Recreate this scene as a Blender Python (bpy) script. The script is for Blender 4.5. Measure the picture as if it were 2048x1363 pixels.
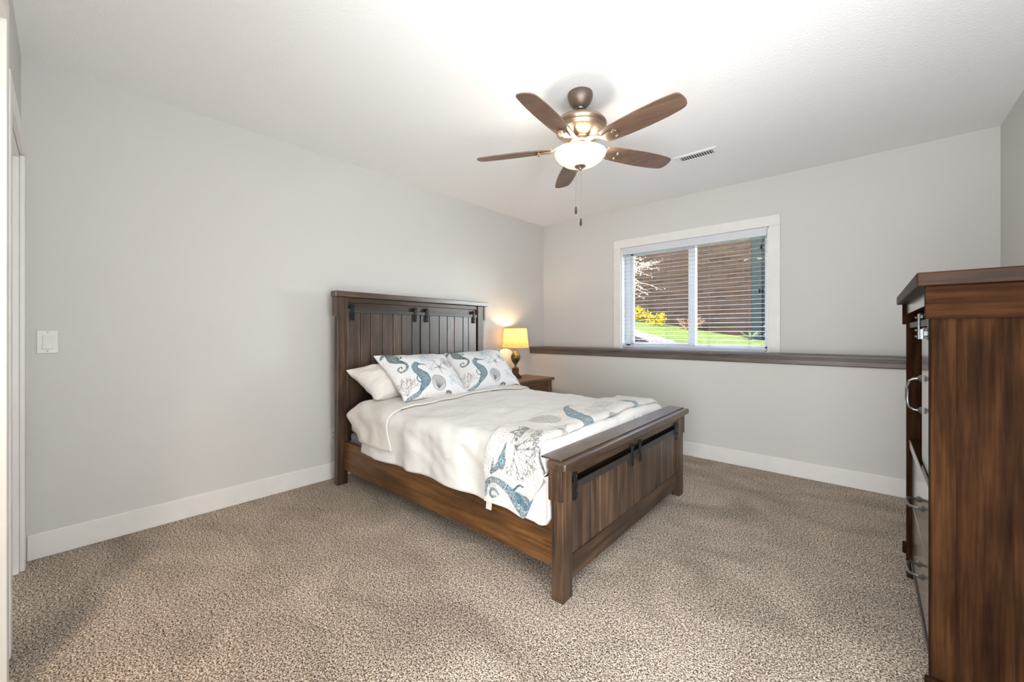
import bpy, math, random
import numpy as np
from mathutils import Vector, noise

for o in list(bpy.data.objects):
    bpy.data.objects.remove(o)
SC = bpy.context.scene
COL = SC.collection
random.seed(7)
R = math.radians
H = 2.44                     # ceiling height
RX, FY = 3.688, -4.155       # right wall, front (door) wall
HY = -5.60                    # back of the hall and alcove
LD = 0.26                    # depth of the furred-out lower wall

# ------------------------------------------------------------------ camera
cam = bpy.data.cameras.new('camera')
cam.sensor_fit = 'HORIZONTAL'; cam.sensor_width = 36.0
cam.lens = 798.45 / 2048 * 36.0
cam.shift_y = (664.79 - 681.5) / 2048
cam.clip_start = 0.02; cam.clip_end = 200
camo = bpy.data.objects.new('camera', cam); COL.objects.link(camo)
camo.location = (3.0486, -4.0176, 1.1085)
camo.rotation_euler = (R(90), 0, 0.7278)
SC.camera = camo

# ------------------------------------------------------------------ world, sun, exposure
SC.view_settings.view_transform = 'Standard'
SC.view_settings.look = 'None'
SC.view_settings.exposure = 0.26
SC.view_settings.gamma = 1.0
SC.view_settings.use_curve_mapping = False
SC.cycles.use_denoising = True
SC.cycles.max_bounces = 14
SC.cycles.diffuse_bounces = 10
SC.cycles.transparent_max_bounces = 16
SC.cycles.sample_clamp_indirect = 6.0
SC.cycles.caustics_reflective = False
SC.cycles.caustics_refractive = False

W = bpy.data.worlds.new('world'); SC.world = W; W.use_nodes = True
nt = W.node_tree; nt.nodes.clear()
wo = nt.nodes.new('ShaderNodeOutputWorld'); wb = nt.nodes.new('ShaderNodeBackground')
sky = nt.nodes.new('ShaderNodeTexSky'); sky.sky_type = 'NISHITA'
sky.sun_disc = False; sky.sun_elevation = R(42); sky.sun_rotation = R(200); sky.air_density = 1.0
wb.inputs['Strength'].default_value = 4.2
hs = nt.nodes.new('ShaderNodeHueSaturation'); hs.inputs['Saturation'].default_value = 0.55
nt.links.new(sky.outputs[0], hs.inputs['Color']); nt.links.new(hs.outputs[0], wb.inputs['Color']); nt.links.new(wb.outputs[0], wo.inputs['Surface'])

sun = bpy.data.lights.new('sun', 'SUN'); sun.energy = 5.5; sun.angle = R(0.6); sun.color = (1, 0.94, 0.84)
suno = bpy.data.objects.new('sun', sun); COL.objects.link(suno)
suno.rotation_euler = Vector((0.45, 1.0, -1.40)).to_track_quat('-Z', 'Y').to_euler()

FAN_WATT, TABLE_WATT, HALL_WATT, SIDE_FILL_WATT, REAR_FILL_WATT = 8.5, 6.5, 62.0, 80.0, 88.0
# added fill panel in place of daylight, behind an unseen opening beside the camera
DGY0, DGY1, DGZ = -4.08, -2.95, 2.10
dl = bpy.data.lights.new('side_fill_panel', 'AREA'); dl.shape = 'RECTANGLE'; dl.size = 1.1; dl.size_y = 2.0
dl.energy = SIDE_FILL_WATT; dl.color = (0.925, 0.965, 1.0)
dlo = bpy.data.objects.new('side_fill_panel', dl); COL.objects.link(dlo)
dlo.location = (RX + 0.55, (DGY0 + DGY1) / 2, 1.05); dlo.rotation_euler = (R(123), 0, R(47))     # tilted up to throw the added fill onto the ceiling

# second added fill panel, outside an unseen doorway behind the camera
D4 = (2.50, 3.56)
bl_ = bpy.data.lights.new('rear_fill_panel', 'AREA'); bl_.shape = 'RECTANGLE'; bl_.size = 1.1; bl_.size_y = 2.0
bl_.energy = REAR_FILL_WATT; bl_.color = (0.945, 0.975, 1.0)
blo = bpy.data.objects.new('rear_fill_panel', bl_); COL.objects.link(blo)
blo.location = (3.03, FY - 0.55, 1.05); blo.rotation_euler = (R(112), 0, R(-6))

# ------------------------------------------------------------------ materials
def new_mat(name):
    m = bpy.data.materials.new(name); m.use_nodes = True
    n = m.node_tree; b = n.nodes['Principled BSDF']
    return m, n, b
def N(n, kind, **kw):
    x = n.nodes.new(kind)
    for k, v in kw.items(): setattr(x, k, v)
    return x
def ramp(n, stops):
    r = N(n, 'ShaderNodeValToRGB'); e = r.color_ramp.elements
    while len(e) < len(stops): e.new(0.5)
    for el, (p, c) in zip(e, stops): el.position = p; el.color = (c[0], c[1], c[2], 1)
    return r
def mapped(n, scale=(1, 1, 1), kind='Object', offset=None):
    tc = N(n, 'ShaderNodeTexCoord'); mp = N(n, 'ShaderNodeMapping')
    mp.inputs['Scale'].default_value = scale
    n.links.new(tc.outputs[kind], mp.inputs['Vector'])
    return mp
def noise_tex(n, vec, scale, detail=4, rough=0.55, dist=0.0):
    t = N(n, 'ShaderNodeTexNoise'); t.inputs['Scale'].default_value = scale
    t.inputs['Detail'].default_value = detail; t.inputs['Roughness'].default_value = rough
    t.inputs['Distortion'].default_value = dist
    n.links.new(vec, t.inputs['Vector']); return t
def bump(n, b, height, strength, distance):
    bp = N(n, 'ShaderNodeBump'); bp.inputs['Strength'].default_value = strength
    bp.inputs['Distance'].default_value = distance
    n.links.new(height, bp.inputs['Height']); n.links.new(bp.outputs[0], b.inputs['Normal'])
    return bp
MC = {}
def plain(name, col, rough=0.5, metal=0.0, spec=0.5, bumpscale=0, bumpd=0.001):
    if name in MC: return MC[name]
    m, n, b = new_mat(name)
    b.inputs['Base Color'].default_value = (*col, 1); b.inputs['Roughness'].default_value = rough
    b.inputs['Metallic'].default_value = metal; b.inputs['Specular IOR Level'].default_value = spec
    mp = mapped(n)
    if bumpscale:
        t = noise_tex(n, mp.outputs[0], bumpscale, 3)
        bump(n, b, t.outputs['Fac'], 0.5, bumpd)
    else:
        t = noise_tex(n, mp.outputs[0], 9, 2)
        r = ramp(n, [(0.3, [c * 0.97 for c in col]), (0.7, [min(1, c * 1.03) for c in col])])
        n.links.new(t.outputs['Fac'], r.inputs[0]); n.links.new(r.outputs[0], b.inputs['Base Color'])
    MC[name] = m; return m

WOODS = {  # dark, middle, light
    'bed':     ((0.011, 0.0060, 0.0036), (0.052, 0.028, 0.0158), (0.130, 0.074, 0.040)),
    'rail':    ((0.028, 0.0115, 0.0035), (0.110, 0.0455, 0.0118), (0.215, 0.098, 0.027)),
    'chest':   ((0.0036, 0.0016, 0.0008), (0.0205, 0.0084, 0.0035), (0.048, 0.0205, 0.0078)),
    'ledge':   ((0.055, 0.043, 0.036), (0.105, 0.084, 0.072), (0.165, 0.135, 0.115)),
    'stand':   ((0.050, 0.026, 0.012), (0.130, 0.070, 0.032), (0.210, 0.120, 0.060)),
    'blade':   ((0.075, 0.044, 0.031), (0.150, 0.088, 0.060), (0.215, 0.132, 0.090)),
}
def wood(kind, axis='z', rough=0.36, spec=0.5, coat=0.0):
    key = ('wood', kind, axis, rough, spec, coat)
    if key in MC: return MC[key]
    m, n, b = new_mat('wood_%s_grain_%s' % (kind, axis))
    d, md, l = WOODS[kind]
    at = N(n, 'ShaderNodeAttribute'); at.attribute_name = 'tone'
    tc = N(n, 'ShaderNodeTexCoord')
    sh = N(n, 'ShaderNodeVectorMath', operation='SCALE'); sh.inputs['Scale'].default_value = 23.7
    n.links.new(at.outputs['Color'], sh.inputs[0])
    ad = N(n, 'ShaderNodeVectorMath', operation='ADD')
    n.links.new(tc.outputs['Object'], ad.inputs[0]); n.links.new(sh.outputs[0], ad.inputs[1])
    def mp(along, across):
        s = [across] * 3; s['xyz'.index(axis)] = along
        q = N(n, 'ShaderNodeMapping'); q.inputs['Scale'].default_value = s
        n.links.new(ad.outputs[0], q.inputs['Vector']); return q.outputs[0]
    fine = noise_tex(n, mp(3.0, 75), 1.0, 6, 0.65, 0.4)
    mid = noise_tex(n, mp(1.3, 16), 1.0, 3, 0.55, 0.8)
    blot = noise_tex(n, mp(3.2, 6.5), 1.0, 3, 0.6)
    mx = N(n, 'ShaderNodeMath', operation='MULTIPLY_ADD'); mx.inputs[1].default_value = 0.40
    n.links.new(fine.outputs['Fac'], mx.inputs[0])
    m2 = N(n, 'ShaderNodeMath', operation='MULTIPLY_ADD'); m2.inputs[1].default_value = 0.30
    n.links.new(mid.outputs['Fac'], m2.inputs[0])
    m3 = N(n, 'ShaderNodeMath', operation='MULTIPLY'); m3.inputs[1].default_value = 0.30
    n.links.new(blot.outputs['Fac'], m3.inputs[0])
    n.links.new(m3.outputs[0], m2.inputs[2]); n.links.new(m2.outputs[0], mx.inputs[2])
    rp = ramp(n, [(0.37, d), (0.50, md), (0.63, l)])
    n.links.new(mx.outputs[0], rp.inputs[0])
    mu = N(n, 'ShaderNodeMix', data_type='RGBA', blend_type='MULTIPLY'); mu.inputs['Factor'].default_value = 1
    n.links.new(rp.outputs[0], mu.inputs[6]); n.links.new(at.outputs['Color'], mu.inputs[7])
    n.links.new(mu.outputs[2], b.inputs['Base Color'])
    b.inputs['Specular IOR Level'].default_value = spec
    rr = N(n, 'ShaderNodeMapRange'); rr.inputs['To Min'].default_value = rough - 0.06; rr.inputs['To Max'].default_value = rough + 0.10
    n.links.new(fine.outputs['Fac'], rr.inputs['Value']); n.links.new(rr.outputs[0], b.inputs['Roughness'])
    bump(n, b, fine.outputs['Fac'], 0.25 if not coat else 0.06, 0.0012)
    b.inputs['Coat Weight'].default_value = coat; b.inputs['Coat Roughness'].default_value = 0.13; b.inputs['Coat IOR'].default_value = 1.55
    MC[key] = m; return m

def paint_mat(name, col, rough=0.75, scale=260, d=0.0012, strength=0.35):
    m, n, b = new_mat(name)
    b.inputs['Base Color'].default_value = (*col, 1); b.inputs['Roughness'].default_value = rough
    b.inputs['Specular IOR Level'].default_value = 0.25
    mp = mapped(n); t = noise_tex(n, mp.outputs[0], scale, 2, 0.5)
    bump(n, b, t.outputs['Fac'], strength, d)
    return m
M_WALL = paint_mat('greige_wall_paint', (0.60, 0.590, 0.570))
M_CEIL = paint_mat('white_ceiling_texture', (0.87, 0.87, 0.865), 0.85, 95, 0.004, 0.5)
M_TRIM = plain('white_trim_paint', (0.74, 0.725, 0.70), 0.4)
M_VINYL = plain('white_vinyl', (0.80, 0.82, 0.83), 0.35)
M_BLACK = plain('black_iron', (0.018, 0.018, 0.019), 0.42, 0.6)
M_TRACK = plain('dark_grey_steel_track', (0.07, 0.068, 0.066), 0.42, 0.7)
M_STEEL = plain('brushed_pewter', (0.17, 0.17, 0.17), 0.38, 1.0)
M_BRONZE = plain('brushed_bronze', (0.34, 0.25, 0.18), 0.38, 0.9)
M_CANOPY = plain('aged_bronze', (0.17, 0.13, 0.105), 0.45, 0.7)
M_PLASTIC = plain('white_plastic', (0.68, 0.67, 0.645), 0.35)
M_DARK = plain('dark_void', (0.01, 0.01, 0.011), 0.8)

def carpet_mat():
    m, n, b = new_mat('beige_shag_carpet')
    mp = mapped(n)
    v = N(n, 'ShaderNodeTexVoronoi'); v.inputs['Scale'].default_value = 140; v.inputs['Randomness'].default_value = 1
    wv = noise_tex(n, mp.outputs[0], 60, 3, 0.6)
    wm = N(n, 'ShaderNodeMix', data_type='VECTOR'); wm.inputs['Factor'].default_value = 0.012
    n.links.new(mp.outputs[0], wm.inputs[4]); n.links.new(wv.outputs['Color'], wm.inputs[5])
    n.links.new(wm.outputs[1], v.inputs['Vector'])
    fine = noise_tex(n, mp.outputs[0], 195, 2, 0.7)
    med = noise_tex(n, mp.outputs[0], 90, 2, 0.6)
    a = N(n, 'ShaderNodeMath', operation='MULTIPLY_ADD'); a.inputs[1].default_value = 0.75
    n.links.new(fine.outputs['Fac'], a.inputs[0])
    c = N(n, 'ShaderNodeMath', operation='MULTIPLY'); c.inputs[1].default_value = 0.25
    n.links.new(med.outputs['Fac'], c.inputs[0]); n.links.new(c.outputs[0], a.inputs[2])
    rp = ramp(n, [(0.40, (0.045, 0.033, 0.025)), (0.47, (0.26, 0.205, 0.160)), (0.53, (0.56, 0.465, 0.382)), (0.60, (0.93, 0.82, 0.71))])
    n.links.new(a.outputs[0], rp.inputs[0])
    # pile lay: broad vacuum strokes and footmarks
    lay = noise_tex(n, mapped(n, (0.9, 1.5, 1)).outputs[0], 2.1, 3, 0.55, 0.9)
    lr = N(n, 'ShaderNodeMapRange'); lr.inputs['From Min'].default_value = 0.3; lr.inputs['From Max'].default_value = 0.7
    lr.inputs['To Min'].default_value = 0.74; lr.inputs['To Max'].default_value = 1.18
    n.links.new(lay.outputs['Fac'], lr.inputs['Value'])
    mu = N(n, 'ShaderNodeMix', data_type='RGBA', blend_type='MULTIPLY'); mu.inputs['Factor'].default_value = 1
    n.links.new(rp.outputs[0], mu.inputs[6]); n.links.new(lr.outputs[0], mu.inputs[7])
    n.links.new(mu.outputs[2], b.inputs['Base Color'])
    b.inputs['Roughness'].default_value = 0.95; b.inputs['Specular IOR Level'].default_value = 0.05
    hm = N(n, 'ShaderNodeMath', operation='MULTIPLY_ADD'); hm.inputs[1].default_value = -0.5
    n.links.new(v.outputs['Distance'], hm.inputs[0]); n.links.new(a.outputs[0], hm.inputs[2])
    bump(n, b, hm.outputs[0], 0.9, 0.009)
    return m
M_CARPET = carpet_mat()

def cloth_mat(name, col, attr=None, weave=900, quilt=0, sheen=0.15):
    m, n, b = new_mat(name)
    mp = mapped(n)
    if attr:
        at = N(n, 'ShaderNodeAttribute'); at.attribute_name = attr
        n.links.new(at.outputs['Color'], b.inputs['Base Color'])
    else:
        b.inputs['Base Color'].default_value = (*col, 1)
    b.inputs['Roughness'].default_value = 0.88; b.inputs['Specular IOR Level'].default_value = 0.15
    b.inputs['Sheen Weight'].default_value = sheen
    if quilt:
        wv = noise_tex(n, mp.outputs[0], 14, 2, 0.5)
        wm = N(n, 'ShaderNodeMix', data_type='VECTOR'); wm.inputs['Factor'].default_value = 0.03
        n.links.new(mp.outputs[0], wm.inputs[4]); n.links.new(wv.outputs['Color'], wm.inputs[5])
        v = N(n, 'ShaderNodeTexVoronoi', feature='DISTANCE_TO_EDGE'); v.inputs['Scale'].default_value = quilt
        n.links.new(wm.outputs[1], v.inputs['Vector'])
        cl = N(n, 'ShaderNodeMapRange'); cl.inputs['From Max'].default_value = 0.28
        n.links.new(v.outputs['Distance'], cl.inputs['Value'])
        bump(n, b, cl.outputs[0], 0.55, 0.004)
    else:
        t = noise_tex(n, mapped(n, (1, 1, 1)).outputs[0], 18, 5, 0.6, 0.6)
        bump(n, b, t.outputs['Fac'], 0.4, 0.009)
    return m
M_DUVET = cloth_mat('white_cotton_duvet', (0.73, 0.715, 0.69))
M_SHEET = cloth_mat('cream_cotton_sheet', (0.70, 0.67, 0.625))
M_PRINT = cloth_mat('sea_print_quilted_cotton', (0.8, 0.8, 0.8), 'print', quilt=62)
M_MATT = cloth_mat('white_mattress_ticking', (0.62, 0.60, 0.57))
M_BOXS = cloth_mat('grey_box_spring_fabric', (0.22, 0.225, 0.235))

# ------------------------------------------------------------------ mesh builder
class MB:
    def __init__(s): s.v = []; s.f = []; s.t = []
    def add(s, verts, faces, tone=1.0):
        b = len(s.v); s.v += [tuple(p) for p in verts]; s.t += [tone] * len(verts)
        s.f += [tuple(i + b for i in f) for f in faces]; return s
    def box(s, x0, x1, y0, y1, z0, z1, tone=1.0):
        p = [(x, y, z) for z in (z0, z1) for y in (y0, y1) for x in (x0, x1)]
        return s.add(p, [(0, 2, 3, 1), (4, 5, 7, 6), (0, 1, 5, 4), (2, 6, 7, 3), (0, 4, 6, 2), (1, 3, 7, 5)], tone)
    def prism(s, prof, axis, a0, a1, tone=1.0):
        """2-D outline (counter-clockwise list) swept along an axis"""
        n = len(prof); i = 'xyz'.index(axis); P = []
        for a in (a0, a1):
            for (p, q) in prof:
                c = [p, q]; c.insert(i, a); P.append(c)
        fs = [tuple(range(n))[::-1], tuple(range(n, 2 * n))]
        fs += [(k, (k + 1) % n, n + (k + 1) % n, n + k) for k in range(n)]
        return s.add(P, fs, tone)
    def tube(s, pts, r, n=8, tone=1.0):
        pts = [Vector(p) for p in pts]; rs = r if hasattr(r, '__len__') else [r] * len(pts)
        V = []; F = []; up = Vector((0.123, 0.31, 0.94)).normalized()
        for i, p in enumerate(pts):
            d = (pts[min(i + 1, len(pts) - 1)] - pts[max(i - 1, 0)]).normalized()
            u = up.cross(d)
            if u.length < 1e-3: u = Vector((1, 0, 0)).cross(d)
            u.normalize(); w = d.cross(u)
            for k in range(n):
                a = 2 * math.pi * k / n
                V.append(p + (u * math.cos(a) + w * math.sin(a)) * rs[i])
        for i in range(len(pts) - 1):
            for k in range(n):
                F.append((i * n + k, i * n + (k + 1) % n, (i + 1) * n + (k + 1) % n, (i + 1) * n + k))
        F.append(tuple(range(n))[::-1]); F.append(tuple(range((len(pts) - 1) * n, len(pts) * n)))
        return s.add(V, F, tone)
    def lathe(s, prof, n=32, c=(0, 0, 0), axis='z', tone=1.0, caps=True):
        V = []; F = []
        for (r, z) in prof:
            for k in range(n):
                a = 2 * math.pi * k / n; p = (r * math.cos(a), r * math.sin(a), z)
                if axis == 'x': p = (p[2], p[0], p[1])
                if axis == 'y': p = (p[1], p[2], p[0])
                V.append((p[0] + c[0], p[1] + c[1], p[2] + c[2]))
        for i in range(len(prof) - 1):
            for k in range(n):
                F.append((i * n + k, i * n + (k + 1) % n, (i + 1) * n + (k + 1) % n, (i + 1) * n + k))
        if caps:
            F.append(tuple(range(n))[::-1]); F.append(tuple(range((len(prof) - 1) * n, len(prof) * n)))
        return s.add(V, F, tone)
    def grid(s, V, nu, nv, flip=False):
        F = []
        for i in range(nu - 1):
            for j in range(nv - 1):
                q = (i * nv + j, (i + 1) * nv + j, (i + 1) * nv + j + 1, i * nv + j + 1)
                F.append(q[::-1] if flip else q)
        return s.add(V, F)
    def build(s, name, m, parent=None, bevel=0.0, smooth=False, angle=35, seg=2, mat_fix=True):
        me = bpy.data.meshes.new(name); me.from_pydata(s.v, [], s.f)
        ca = me.color_attributes.new('tone', 'FLOAT_COLOR', 'POINT')
        t = np.repeat(np.array(s.t, dtype=np.float32)[:, None], 4, 1); t[:, 3] = 1
        ca.data.foreach_set('color', t.ravel())
        me.materials.append(m); me.update()
        if mat_fix:
            import bmesh
            bm = bmesh.new(); bm.from_mesh(me); bmesh.ops.recalc_face_normals(bm, faces=bm.faces); bm.to_mesh(me); bm.free()
        if smooth:
            me.polygons.foreach_set('use_smooth', [True] * len(me.polygons))
            me.set_sharp_from_angle(angle=R(angle))
        o = bpy.data.objects.new(name, me); COL.objects.link(o)
        if parent: o.parent = parent
        if bevel:
            b = o.modifiers.new('bevel', 'BEVEL'); b.width = bevel; b.segments = seg; b.limit_method = 'ANGLE'; b.angle_limit = R(40)
        return o

def tag(o, label, cat, group=None, kind=None):
    o['label'] = label; o['category'] = cat
    if group: o['group'] = group
    if kind: o['kind'] = kind
    return o
def thing(name, label, cat, loc=(0, 0, 0), rz=0.0, group=None):
    o = bpy.data.objects.new(name, None); COL.objects.link(o); o.empty_display_size = 0.1
    o.location = loc; o.rotation_euler = (0, 0, rz)
    return tag(o, label, cat, group)
def struct(name, mb, m, label, cat, **kw):
    return tag(mb.build(name, m, **kw), label, cat, kind='structure')

# ------------------------------------------------------------------ room shell
T = 0.14
WX0, WX1, WZ0, WZ1 = 1.055, 2.416, 0.94, 2.017      # window opening
D1, D2 = (0.12, 0.80), (1.16, 1.96)                  # door openings in the front wall
struct('floor', MB().box(-T, RX + T, FY - T, 0.3, -0.06, 0).box(0.8, 2.3, HY - 0.1, FY - T, -0.06, 0), M_CARPET,
       'speckled beige and brown shag carpet with vacuum marks covering the bedroom floor', 'carpet')
struct('ceiling', MB().box(-T, RX + T, FY - T, 0.3, H, H + 0.12), M_CEIL, 'white lightly textured flat ceiling above the bed and fan', 'ceiling')
struct('wall_left', MB().box(-T, 0, FY - T, 0.3, 0, H), M_WALL, 'light greige wall behind the wooden headboard', 'wall')
struct('wall_right', MB().box(RX, RX + T, DGY1, 0.3, 0, H).box(RX, RX + T, FY - T, DGY0, 0, H).box(RX, RX + T, DGY0, DGY1, DGZ, H), M_WALL, 'grey wall behind the tall chest of drawers', 'wall')
wb_ = MB().box(-T, WX0, 0, 0.30, 0, H).box(WX1, RX + T, 0, 0.30, 0, H).box(WX0, WX1, 0, 0.30, WZ1, H).box(WX0, WX1, 0, 0.30, 0, WZ0 - 0.02)
struct('wall_back', wb_, M_WALL, 'grey upper wall holding the window with blinds', 'wall')
struct('wall_lower', MB().box(0, RX, -LD, 0, 0, 0.865), M_WALL, 'grey lower wall standing forward beneath the dark wooden ledge', 'wall')
fw = MB().box(0, D1[0], FY - T, FY, 0, H).box(D1[1], D2[0], FY - T, FY, 0, H).box(D2[1], D4[0], FY - T, FY, 0, H).box(D4[1], RX, FY - T, FY, 0, H).box(D4[0], D4[1], FY - T, FY, 2.10, H)
fw.box(D1[0], D1[1], FY - T, FY, 1.93, H).box(D2[0], D2[1], FY - T, FY, 2.03, H)
struct('wall_front', fw, M_WALL, 'light grey wall with the doorways at the left edge', 'wall')
# small hall beyond the doorway, and the added door frame for the side fill panel
hw = MB().box(0.8, 2.3, HY - 0.1, HY, 0, H).box(0.8, 0.9, HY, FY - T, 0, H).box(2.2, 2.3, HY, FY - T, 0, H).box(0.8, 2.3, HY - 0.1, FY - T, H, H + 0.1)
ax, ay = RX + T + 1.05, FY - T - 1.0                   # added lobbies that shut out the sky around both fill panels
hw.box(ax, ax + 0.1, DGY0 - 0.2, DGY1 + 0.2, 0, H).box(RX + T, ax, DGY0 - 0.3, DGY0 - 0.2, 0, H).box(RX + T, ax, DGY1 + 0.2, DGY1 + 0.3, 0, H)
hw.box(RX + T, ax + 0.1, DGY0 - 0.3, DGY1 + 0.3, H, H + 0.1).box(RX + T, ax + 0.1, DGY0 - 0.3, DGY1 + 0.3, -0.1, -0.005)
hw.box(2.3, RX + T, ay - 0.1, ay, 0, H).box(RX, RX + T, ay, FY - T, 0, H).box(2.3, RX + T, ay - 0.1, FY - T, H, H + 0.1).box(2.3, RX + T, ay - 0.1, FY - T, -0.1, -0.005)
struct('wall_hall_light_boxes', hw, M_WALL, 'hall walls beyond the open doorway, and added unseen lobbies around the fill lights', 'wall')
gd = MB(); gm = (DGY0 + DGY1) / 2
for y0, y1, z0, z1 in ((DGY0, DGY0 + 0.05, 0, DGZ), (DGY1 - 0.05, DGY1, 0, DGZ), (DGY0, DGY1, 0, 0.06), (DGY0, DGY1, DGZ - 0.05, DGZ)):
    gd.box(RX + 0.04, RX + 0.09, y0, y1, z0, z1)
struct('added_door_side', gd, M_VINYL, 'added unseen door frame around the fill light in the right wall', 'door')
struct('baseboard_left', MB().box(0, 0.014, FY + 0.018, -LD, 0, 0.125), M_TRIM, 'white baseboard along the headboard wall', 'baseboard', bevel=0.004)
struct('baseboard_back', MB().box(0.014, RX, -LD - 0.014, -LD, 0, 0.124), M_TRIM, 'white baseboard under the ledge and window', 'baseboard', bevel=0.004)
struct('baseboard_right', MB().box(RX - 0.014, RX, DGY1, -LD - 0.014, 0, 0.124), M_TRIM, 'white baseboard behind the tall chest', 'baseboard', bevel=0.004)
struct('baseboard_front', MB().box(2.04, D4[0] - 0.075, FY, FY + 0.014, 0, 0.124).box(0.94, 1.07, FY, FY + 0.014, 0, 0.124), M_TRIM, 'white baseboard along the doorway wall', 'baseboard', bevel=0.004)

# dark wood ledge with a grooved nosing
prof = [(0, 0.94), (-0.270, 0.94), (-0.280, 0.936), (-0.280, 0.922), (-0.274, 0.918), (-0.274, 0.912), (-0.279, 0.908), (-0.279, 0.903),
        (-0.274, 0.899), (-0.274, 0.868), (-0.270, 0.862), (-0.26, 0.862), (-0.26, 0.90), (0, 0.90)]
struct('trim_1', MB().prism(prof, 'x', 0, RX), wood('ledge', 'x', 0.42), 'long dark stained wooden ledge running below the window', 'ledge')

# window: casing, liner, vinyl slider, glass
cs = MB().box(0.972, WX0, -0.018, 0, 0.94, WZ1).box(WX1, 2.50, -0.018, 0, 0.94, WZ1).box(0.972, 2.50, -0.018, 0, WZ1, 2.107)
struct('trim_2', cs, M_TRIM, 'wide flat white casing framing the window', 'window casing', bevel=0.003)
win = MB()
win.box(WX0, WX0 + 0.012, 0, 0.30, WZ0, WZ1).box(WX1 - 0.012, WX1, 0, 0.30, WZ0, WZ1).box(WX0, WX1, 0, 0.30, WZ1 - 0.012, WZ1).box(WX0, WX1, -0.012, 0.30, WZ0 - 0.02, WZ0 + 0.004)
for (a, b, c, d) in ((WX0, WX0 + 0.06, WZ0, WZ1), (WX1 - 0.045, WX1, WZ0, WZ1), (WX0, WX1, WZ0, WZ0 + 0.045), (WX0, WX1, WZ1 - 0.05, WZ1)):
    win.box(a, b, 0.10, 0.17, c, d)
winO = struct('window_1', win, M_VINYL, 'white horizontal sliding window looking out on a sunny lawn', 'window', bevel=0.002)
WC = 1.755
sa = MB().box(WC - 0.032, WC + 0.032, 0.095, 0.16, WZ0 + 0.03, WZ1 - 0.03).box(WX0 + 0.05, WX0 + 0.085, 0.115, 0.15, WZ0 + 0.03, WZ1 - 0.03)
sa.box(WX0 + 0.05, WC, 0.115, 0.15, WZ0 + 0.03, WZ0 + 0.065).box(WX0 + 0.05, WC, 0.115, 0.15, WZ1 - 0.075, WZ1 - 0.04)
sa.build('sash', M_VINYL, winO, bevel=0.002)
MB().box(WC - 0.004, WC + 0.014, 0.080, 0.095, 1.42, 1.50).build('latch', M_VINYL, winO, bevel=0.003)
mg, ng, bg = new_mat('window_glass'); ng.nodes.remove(bg)
tr = N(ng, 'ShaderNodeBsdfTransparent'); gl = N(ng, 'ShaderNodeBsdfGlossy'); gl.inputs['Roughness'].default_value = 0.02
fr = N(ng, 'ShaderNodeFresnel'); fr.inputs['IOR'].default_value = 1.18; mxs = N(ng, 'ShaderNodeMixShader')
ng.links.new(fr.outputs[0], mxs.inputs[0]); ng.links.new(tr.outputs[0], mxs.inputs[1]); ng.links.new(gl.outputs[0], mxs.inputs[2])
ng.links.new(mxs.outputs[0], ng.nodes['Material Output'].inputs['Surface'])
MB().box(WX0 + 0.05, WC, 0.130, 0.134, WZ0 + 0.04, WZ1 - 0.05).box(WC, WX1 - 0.04, 0.146, 0.150, WZ0 + 0.04, WZ1 - 0.05).build('glass_pane', mg, winO)

# doors in the front wall
def doorway(nm, d, top, th, label, leaf):
    c = MB().box(d[0] - 0.075, d[0], FY, FY + th, 0, top).box(d[1], d[1] + 0.075, FY, FY + th, 0, top).box(d[0] - 0.075, d[1] + 0.075, FY, FY + th, top, top + 0.075)
    c.box(d[0], d[0] + 0.015, FY - T, FY, 0, top).box(d[1] - 0.015, d[1], FY - T, FY, 0, top).box(d[0], d[1], FY - T, FY, top - 0.015, top)
    o = struct(nm, c, M_TRIM, label, 'door frame', bevel=0.003)
    if leaf:
        lf = MB().box(d[0] + 0.015, d[1] - 0.015, FY - 0.10, FY - 0.065, 0.012, top - 0.015)
        for z0, z1 in ((0.18, 0.85), (1.0, top - 0.16)):
            for a, b in ((d[0] + 0.12, (d[0] + d[1]) / 2 - 0.05), ((d[0] + d[1]) / 2 + 0.05, d[1] - 0.12)):
                lf.box(a, b, FY - 0.066, FY - 0.058, z0, z1)
        lf.build('door_leaf', M_TRIM, o, bevel=0.004)
    return o
doorway('door_1', D1, 1.93, 0.017, 'white closet door frame tight in the left corner by the light switch', True)
doorway('door_2', D2, 2.03, 0.026, 'white open doorway frame at the far left edge', False)

doorway('added_door_rear', D4, 2.10, 0.017, 'added unseen white doorway frame for the fill light behind the camera', False)  # unseen doorway added to let the rear fill panel shine in

# hall ceiling lamp (lights the bedroom through the doorway)
hl = thing('hall_ceiling_lamp', 'round flush ceiling lamp in the hall outside the open doorway', 'ceiling lamp', (1.80, -4.44, H))
mh, nh, bh = new_mat('hall_lamp_glass')
bh.inputs['Base Color'].default_value = (0.9, 0.85, 0.75, 1); bh.inputs['Emission Color'].default_value = (1, 0.78, 0.5, 1); bh.inputs['Emission Strength'].default_value = 2.0
MB().lathe([(0.13, 0.0), (0.13, -0.02), (0.125, -0.025)], 28).build('base_ring', M_BRONZE, hl, smooth=True)
MB().lathe([(0.12, -0.024), (0.11, -0.045), (0.08, -0.065), (0.04, -0.076), (0.005, -0.08)], 28).build('glass_bowl', mh, hl, smooth=True)
L = bpy.data.lights.new('hall_bulb', 'POINT'); L.energy = HALL_WATT; L.color = (1, 0.83, 0.64); L.shadow_soft_size = 0.06
lo = bpy.data.objects.new('hall_bulb', L); COL.objects.link(lo); lo.parent = hl; lo.location = (0, 0, -0.15)

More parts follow.
